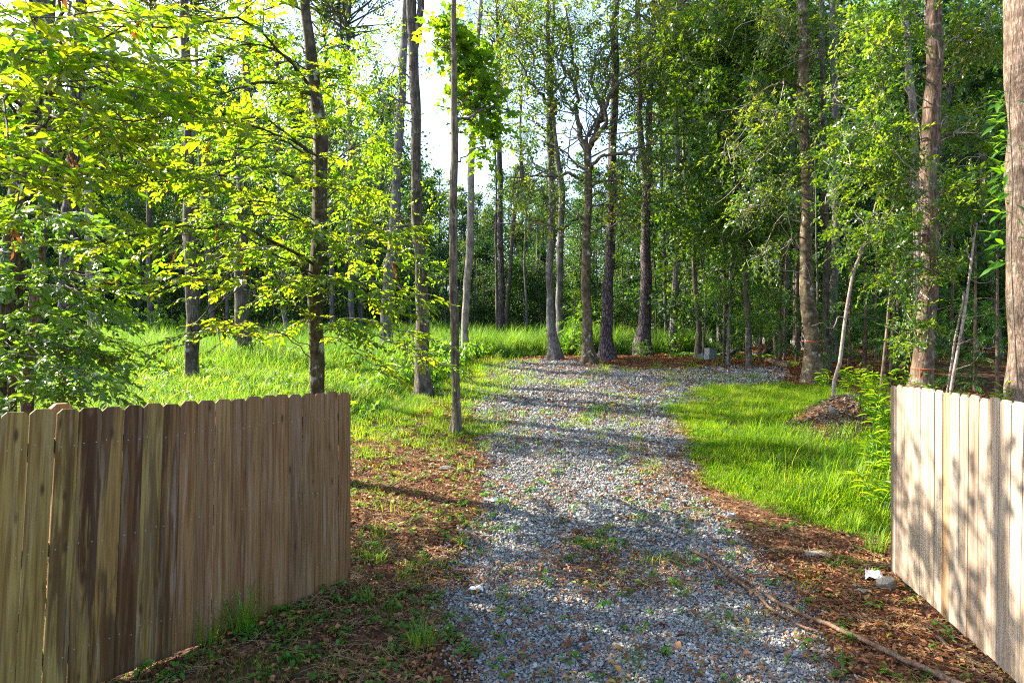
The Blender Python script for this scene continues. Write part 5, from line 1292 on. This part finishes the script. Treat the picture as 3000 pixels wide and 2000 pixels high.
for px, Y, k, s_, lb in ((1312, 24.0, 1, 1.1, 'bright green bush between the rooted grey trunk and the spreading oak'), (1365, 25.5, 0, 1.0, 'green bush right behind the spreading oak'), (312, 27, 1, 1.0, 'soft green bush left of the dark thin trunk at the meadow back'),
                         (375, 27.5, 1, 1.1, 'soft green bush right of the dark thin trunk at the meadow back'), (260, 28, 0, 1.3, 'soft green bush beside the pale forked trunk'), (425, 28, 0, 1.3, 'soft green bush behind the dark meadow oak'),
                         (1440, 25.0, 2, 1.2, 'low bush between the two big pine trunks'), (1545, 25, 2, 1.3, 'low bush right of the forked pine'), (1335, 22.3, 2, .7, 'small bush at the foot of the spreading oak'),
                         (690, 17.5, 2, 1.2, 'small weedy bush in the meadow left of the mottled trunk'), (1065, 22.8, 2, 1.1, 'small bush at the foot of the pale bent trunk'), (2290, 11.5, 2, .9, 'leafy low bush beside the massive trunk'),
                         (1480, 22.6, 2, .8, 'dry low bush in front of the forked pine')):
    p = P(px, 810, Y); p[2] = float(H(p[0], p[1]))
    b = empty('bush', p, lb, 'bush', 'bushes round the clearing'); b.scale = (s_, s_, s_); b.rotation_euler = (0, 0, rng.uniform(0, 6.28))
    link_mesh('stems', bush_kinds[k][0], b); o = link_mesh('foliage', bush_kinds[k][1], b); o['kind'] = 'stuff'

# ferns by the blocks and a drooping yellow-green plant
def fern_mesh(seed, mat, n=9, L=.75, droop=.8, lw=.20):
    r_ = np.random.default_rng(seed); gc = Geo(); SP, SD, SN, SL = [], [], [], []
    for k in range(n):
        a = k / n * 6.28 + r_.normal(0, .3)
        SP.append([0, 0, .02]); SD.append([math.cos(a), math.sin(a), r_.uniform(.7, 1.3)]); SN.append([-.3 * math.cos(a), -.3 * math.sin(a), 1.]); SL.append(L * r_.uniform(.6, 1.1))
    sprays(gc, np.array(SP), np.array(SD), np.array(SN), np.array(SL), 26, .15, lw, LEAF_LO, spread=1.6, droop=droop, twr=.004)
    return gc.mesh('fern', [M[mat], M['twig']], smooth=False)
ferns = [fern_mesh(970 + k, 'bush') for k in range(2)]; yel = fern_mesh(975, 'cane', 12, .8, 1.1, .12)
for px, Y, lb in ((1560, 22.5, 'fern clump left of the curving dark trunk'), (1625, 23, 'fern clump just behind the concrete blocks'), (1700, 22.2, 'fern clump left of the laurel oak foot'), (1745, 22.5, 'fern clump right of the laurel oak foot'), (1590, 23.4, 'fern clump behind the curving trunk')):
    p = P(px, 810, Y); p[2] = float(H(p[0], p[1])); o = link_mesh('fern', ferns[rng.integers(0, 2)], None, p); o.rotation_euler = (0, 0, rng.uniform(0, 6)); tag(o, lb, 'fern', 'ferns at the wood edge', 'thing')
p = G(1812, 838); o = link_mesh('drooping_plant', yel, None, p); o.scale = (.9,) * 3; tag(o, 'yellow-green drooping plant left of the lichen-spotted trunk', 'plant')

# ------------------------------------------------------------------ tufts and canes near the gates
def grass_thing(px, py, seed, n, h, lab, w=.010, lean=.8, spread=.08, lift=0):
    p = G(px, py); o = link_mesh('grass_tuft', blade_tuft('grass_tuft', seed, n, h, w, spread, lean, M['tuft']), None, p)
    return tag(o, lab, 'grass tuft', 'grass tufts by the drive')
for i, a in enumerate(((1062, 1255, 26, .24, 'upright yellow-green grass tuft in the sunny patch left of the drive'), (968, 1490, 60, .34, 'drooping dark grass tuft in the shade near the camera'), (560, 1455, 60, .55, 'long bladed grass tuft against the foot of the left gate'),
                       (480, 1480, 40, .50, 'second long bladed tuft at the foot of the left gate, nearer the camera'), (1395, 1215, 26, .14, 'small grass tuft on the gravel in the middle of the drive'), (1155, 1375, 26, .16, 'grass tuft right beside the white paper scrap on the left'),
                       (1010, 1180, 30, .18, 'grass tuft left of the drive between the two flat stones'), (865, 1290, 40, .26, 'dry grass tuft just right of the left gate end'), (840, 1380, 44, .24, 'mixed grass tuft under the end of the left gate'),
                       (1075, 1100, 24, .16, 'grass tuft in the leaves behind the flat stone'), (1165, 1100, 20, .12, 'little grass tuft in the leaf litter at the edge of the drive'), (1905, 1150, 60, .75, 'tall thin grass stems rising from the lawn before the right gate'),
                       (1960, 1120, 60, .62, 'tall grass clump left of the right gate end'), (2010, 1270, 60, .45, 'dark arching grass clump against the right gate end'), (1960, 1215, 60, .42, 'arching grass clump at the near edge of the lawn'),
                       (1880, 1190, 50, .36, 'grass clump at the lower corner of the lawn'), (2030, 1200, 60, .55, 'tall grass clump touching the right gate end'), (885, 1510, 36, .14, 'short leafy tuft in the shade left of the near gravel'), (1010, 1300, 26, .12, 'small dry tuft left of the drive near the sunny patch'),
                       (1200, 885, 30, .22, 'yellowish grass tuft on the far left part of the gravel'), (1370, 935, 40, .16, 'low grass clump on the gravel left of the lawn'), (1150, 870, 40, .3, 'yellow-green grass tuft at the left edge of the far gravel'))):
    grass_thing(a[0], a[1], 1000 + i, a[2], a[3], a[4], w=.009 if i < 8 else .007, spread=.10 if a[2] > 30 else .05)
def cane_plant(px, py, seed, n, h, lab, lift=0, foot=None):
    r_ = np.random.default_rng(seed); p = G(px, py) if foot is None else foot
    root = empty('cane_plant', p, lab, 'cane plant', 'cane plants at the right gate'); gs, gl = Geo(), Geo(); pos, d, nn = [], [], []
    for k in range(n):
        a = r_.uniform(0, 6.28); ln = r_.uniform(.1, .5); hh = h * r_.uniform(.6, 1.05); b = r_.normal(0, .10, 3) * [1, 1, 0]
        c = spline([b + [0, 0, -.05], b + [math.cos(a) * ln * hh * .3, math.sin(a) * ln * hh * .3, hh * .55], b + [math.cos(a) * ln * hh, math.sin(a) * ln * hh, hh]], 10)
        tube(gs, c, np.linspace(.006, .002, 10), 5)
        for q in range(int(5 + hh * 8)):
            t = r_.uniform(.25, 1); pos.append([np.interp(t * 9, np.arange(10), c[:, i]) for i in range(3)])
            aa = r_.uniform(0, 6.28); d.append([math.cos(aa), math.sin(aa), r_.uniform(.0, .9)]); nn.append([-.4 * math.cos(aa), -.4 * math.sin(aa), 1.])
    leaves(gl, np.array(pos), np.array(d), np.array(nn) + r_.normal(0, .2, (len(pos), 3)), r_.uniform(.14, .26, len(pos)), .028, LEAF_HI)
    link_mesh('stems', gs.mesh('stems', M['cane']), root); o = link_mesh('leaf_blades', gl.mesh('leaf_blades', M['cane']), root); o['kind'] = 'stuff'
for i, (px, py, n, h, lab) in enumerate(((2005, 960, 9, .7, 'cane plant on top of the earth heap'), (2020, 1010, 10, .8, 'cane plant behind the far end of the right gate'), (2015, 1075, 8, .55, 'cane plant halfway down the right side of the lawn'),
                                         (2030, 1120, 9, .6, 'cane plant touching the right gate below the heap'), (1950, 905, 12, .55, 'bright cane clump at the foot of the crooked sapling'), (2000, 915, 12, .7, 'tall bright cane clump right of the crooked sapling'),
                                         (1890, 893, 7, .4, 'small cane plant beside the foot of the lichen-spotted trunk'), (2035, 1180, 8, .5, 'low cane plant in the shade of the right gate end'))):
    cane_plant(px, py, 1100 + i, n, h, lab)
for i, (px, Y, n, h, lab) in enumerate(((2110, 12.2, 6, 1.0, 'cane plant showing over the right gate by the stout trunk'), (2275, 9.6, 8, 1.35, 'tall cane plant showing over the right gate beside the massive trunk'), (2055, 12.6, 6, .95, 'cane plant peeping over the left end of the right gate'))):
    f = P(px, 810, Y); f[2] = float(H(f[0], f[1])); cane_plant(0, 0, 1150 + i, n, h, lab, foot=f)

# ------------------------------------------------------------------ stones, scraps, sticks
def rock(px, py, sx, sy, sz, seed, lab, mat='rock', name='rock', rz=0.0, lift=.3):
    p = G(px, py); me = hull_mesh(name, seed, M[mat], 1, 26); o = link_mesh(name, me, None, p + np.array([0, 0, sz * lift - .01]))
    o.scale = (sx, sy, sz); o.rotation_euler = (rng.normal(0, .06), rng.normal(0, .06), rz); return tag(o, lab, 'stone')
rock(2036, 1350, .20, .17, .17, 1, 'lumpy grey stone against the bottom corner of the right gate')
rock(1985, 1362, .20, .14, .07, 2, 'flat grey stone left of the lumpy one by the right gate', 'rock', 'flat_stone')
rock(1962, 1348, .10, .08, .05, 12, 'small stone beside the white paper by the right gate')
rock(1885, 1272, .42, .24, .05, 3, 'flat pale stone slab half sunk at the right edge of the drive', 'rock', 'flat_stone', .3)
rock(1022, 1076, .26, .20, .07, 4, 'flat pale stone in the leaves left of the drive', 'rock', 'flat_stone', .2)
rock(975, 1090, .12, .1, .04, 5, 'smaller flat stone left of the pale one in the leaves', 'rock', 'flat_stone')
rock(1020, 908, .34, .2, .12, 6, 'grey stone beside the foot of the tall furrowed trunk')
rock(1912, 950, .16, .12, .22, 7, 'pale upright stone on the bare side of the earth heap')
rock(1816, 1140, .13, .09, .06, 8, 'small orange-brown chunk at the near edge of the lawn', 'brick', 'brick_chunk')
rock(1448, 812, .42, .3, .14, 9, 'pale stone at the wood edge right of the purple-brown pine')
rock(815, 1215, .16, .12, .05, 10, 'flat stone in the litter beside the left gate end', 'rock', 'flat_stone')
def scrap(px, py, sx, sy, seed, lab, rz, tilt=.12):
    r_ = np.random.default_rng(seed); ge = Geo(); n = 5
    v = [[(i / (n - 1) - .5) * sx + r_.normal(0, .006), (j / (n - 1) - .5) * sy + r_.normal(0, .006), .018 * r_.normal() * (1 if 0 < i < n - 1 else 1.6)] for j in range(n) for i in range(n)]
    ge.add(v, [[j * n + i, j * n + i + 1, j * n + n + i + 1, j * n + n + i] for j in range(n - 1) for i in range(n - 1)])
    o = link_mesh('paper_scrap', ge.mesh('paper_scrap', M['paper'], smooth=False), None, G(px, py, .045)); o.rotation_euler = (tilt, .05, rz)
    md = o.modifiers.new('thickness', 'SOLIDIFY'); md.thickness = .0015
    return tag(o, lab, 'paper scrap', 'white paper scraps on the ground')
scrap(1094, 1362, .115, .10, 1, 'torn white paper scrap on the leaves left of the gravel', .3)
scrap(2008, 1332, .17, .13, 2, 'bluish white paper lying on stones by the right gate', -.3, .3)
scrap(1128, 1155, .17, .05, 3, 'narrow white paper strip at the left edge of the gravel', .1)
scrap(1680, 1188, .10, .05, 4, 'small white scrap on the gravel at the right', .2)
def stick(pts, r0, r1, lab=None, name='stick', mat='stick', fork=None, lift=.012, n=22, group=None, parent=None):
    w = [G(a, b) for a, b in pts]; base = w[0].copy() if parent is None else parent[1]
    c = spline(w, n); c[:, 2] = Hs(c[:, 0], c[:, 1]) + lift + np.abs(rng.normal(0, .006, n)); c[1:-1, :2] += rng.normal(0, .006, (n - 2, 2))
    ge = Geo(); tube(ge, c - base, np.linspace(r0, r1, n), 7, 0, 0, 1 + rng.normal(0, .10, (n, 7)))
    o = link_mesh(name, ge.mesh(name, M[mat]), parent[0] if parent else None, None if parent else base)
    if lab: tag(o, lab, 'stick', group)
    return o
base = G(1590, 1270)
fb = empty('fallen_branch', base, 'long forked dead branch lying across the gravel towards the right gate', 'branch')
stick([(1590, 1270), (1640, 1300), (1720, 1365), (1775, 1408), (1840, 1446), (1880, 1462)], .019, .010, name='fork', parent=(fb, base), lift=.034)
stick([(1745, 1368), (1800, 1402), (1900, 1445), (1990, 1487), (2060, 1527), (2150, 1560), (2260, 1610)], .015, .024, name='fork', parent=(fb, base), lift=.040)
for pts, r0, lab in (([(1212, 1280), (1260, 1284), (1300, 1292)], .010, 'short reddish stick on the leaves at the left side of the gravel'), ([(1300, 1300), (1340, 1308), (1400, 1318)], .008, 'second short stick right of the reddish one on the gravel'),
                     ([(1370, 1340), (1400, 1370), (1425, 1395)], .014, 'dark chunky stick with needles on the gravel'), ([(1850, 1375), (1890, 1320), (1925, 1285)], .006, 'thin twig standing out of the leaves left of the right gate'),
                     ([(1900, 1330), (1960, 1390), (2000, 1440)], .006, 'thin grey stick across the leaves by the right gate'), ([(1930, 1420), (2010, 1425), (2080, 1418)], .009, 'brown stick lying level in the leaves beside the right gate'),
                     ([(1860, 1380), (1960, 1395), (2050, 1440)], .005, 'long thin twig over the leaf drift by the right gate'), ([(2150, 1470), (2200, 1510), (2260, 1560)], .014, 'grey stick at the foot of the right gate near the bottom corner'),
                     ([(1100, 1075), (1150, 1070), (1185, 1060)], .012, 'grey stick lying beside the drive behind the flat stone'), ([(890, 1260), (915, 1295), (930, 1300)], .012, 'dark stub of wood in the litter right of the left gate'),
                     ([(1520, 1052), (1560, 1056), (1600, 1066)], .014, 'dark stick at the left edge of the lawn'), ([(1660, 1035), (1700, 1036)], .016, 'short grey stick on the lawn'), ([(830, 1140), (870, 1180), (880, 1200)], .006, 'pale twig in the litter at the left gate end')):
    stick(pts, r0, r0 * .6, lab, n=12, group='sticks on the ground')
# tiny needle sprig on the gravel
p = G(1350, 1345); o = link_mesh('sprig', fern_mesh(1200, 'bush', 4, .5, .7, .10), None, p); o.scale = (.28,) * 3; tag(o, 'small green sprig lying on the gravel by the dark chunky stick', 'sprig')

# concrete blocks with two open cells
def block_mesh():
    bm = bmesh.new(); L, W, Hh, w = .40, .20, .19, .03
    xs_ = [-L / 2, -L / 2 + w, -w / 2, w / 2, L / 2 - w, L / 2]; ys_ = [-W / 2, -W / 2 + w, W / 2 - w, W / 2]
    top = [[bm.verts.new((x, y, Hh)) for x in xs_] for y in ys_]; bot = [[bm.verts.new((x, y, 0)) for x in xs_] for y in ys_]
    solid = lambda i, j: not (j == 1 and i in (1, 3))
    for j in range(3):
        for i in range(5):
            if solid(i, j):
                bm.faces.new((top[j][i], top[j][i + 1], top[j + 1][i + 1], top[j + 1][i])); bm.faces.new((bot[j][i], bot[j + 1][i], bot[j + 1][i + 1], bot[j][i + 1]))
    def wall(a, b):
        (j1, i1), (j2, i2) = a, b; bm.faces.new((bot[j1][i1], bot[j2][i2], top[j2][i2], top[j1][i1]))
    for i in range(5): wall((0, i), (0, i + 1)); wall((3, i + 1), (3, i))
    for j in range(3): wall((j + 1, 0), (j, 0)); wall((j, 5), (j + 1, 5))
    for i in (1, 3):
        wall((1, i + 1), (1, i)); wall((2, i), (2, i + 1)); wall((1, i), (2, i)); wall((2, i + 1), (1, i + 1))
    bmesh.ops.recalc_face_normals(bm, faces=bm.faces); me = bpy.data.meshes.new('concrete_block'); bm.to_mesh(me); bm.free(); me.materials.append(M['block']); return me
bm_ = block_mesh(); p = G(1632, 826)
for dx, dy, dz, rz, lab in ((0, 0, 0, .6, 'grey concrete block at the bottom of the stack by the wood edge'), (.01, .0, .192, .63, 'grey concrete block on top of the stack by the wood edge'), (-.22, .30, 0, 1.2, 'grey concrete block behind and left of the stack')):
    o = link_mesh('concrete_block', bm_, None, p + np.array([dx, dy, dz])); o.rotation_euler = (0, 0, rz); tag(o, lab, 'concrete block', 'concrete blocks at the wood edge')
# black corrugated pipe
def pipe(pts, lab, r=.075):
    w = np.array([G(a, b) + [0, 0, r + l] for a, b, l in pts]); n = 90; c = spline(w, n); ge = Geo()
    tube(ge, c - w[0], r * (1 + .09 * np.sign(np.sin(np.arange(n) * np.pi / 1.5))), 12)
    tag(link_mesh('drain_pipe', ge.mesh('drain_pipe', M['pipe'], smooth=False), None, w[0]), lab, 'pipe', 'black drain pipes')
pipe([(1672, 822, 0), (1690, 818, .12), (1705, 816, .16), (1722, 819, .08), (1740, 824, 0)], 'black corrugated pipe arching left of the laurel oak foot')
pipe([(1748, 823, 0), (1765, 817, .10), (1780, 814, .14), (1800, 817, .06)], 'black corrugated pipe arching right of the laurel oak foot')
pipe([(1648, 823, 0), (1655, 821, .02), (1664, 820, .02)], 'short piece of black pipe just right of the concrete blocks')
# rotting logs and a brush pile
def log(pts, r0, lab):
    w = np.array([G(a, b) + [0, 0, r0 * .8] for a, b in pts]); c = spline(w, 14); ge = Geo(); tube(ge, c - w[0], r0 * (1 + rng.normal(0, .06, 14)), 12, 0, 0, 1 + rng.normal(0, .07, (14, 12)))
    tag(link_mesh('log', ge.mesh('log', M['log']), None, w[0]), lab, 'log', 'rotting logs')
log([(1762, 832), (1785, 840), (1812, 846)], .09, 'reddish rotting log right of the laurel oak foot')
log([(1535, 820), (1560, 819), (1582, 816)], .08, 'grey log on the ground left of the concrete blocks')
log([(1790, 836), (1820, 838), (1838, 842)], .06, 'thin log under the drooping yellow-green plant')
bpile = G(1432, 793); bp = empty('brush_pile', bpile, 'pile of pale dead sticks between the two big pines', 'brush pile')
for k in range(12):
    a = rng.uniform(-.5, .5); L = rng.uniform(.5, 1.1); c0 = np.array([rng.normal(0, .3), rng.normal(0, .15), rng.uniform(.05, .3)]); d = np.array([math.cos(a), math.sin(a), rng.normal(0, .12)])
    ge = Geo(); tube(ge, spline([c0 - d * L / 2, c0 + rng.normal(0, .04, 3), c0 + d * L / 2], 8), np.linspace(.02, .012, 8), 6); link_mesh('stick', ge.mesh('stick', M['b_pale']), bp)
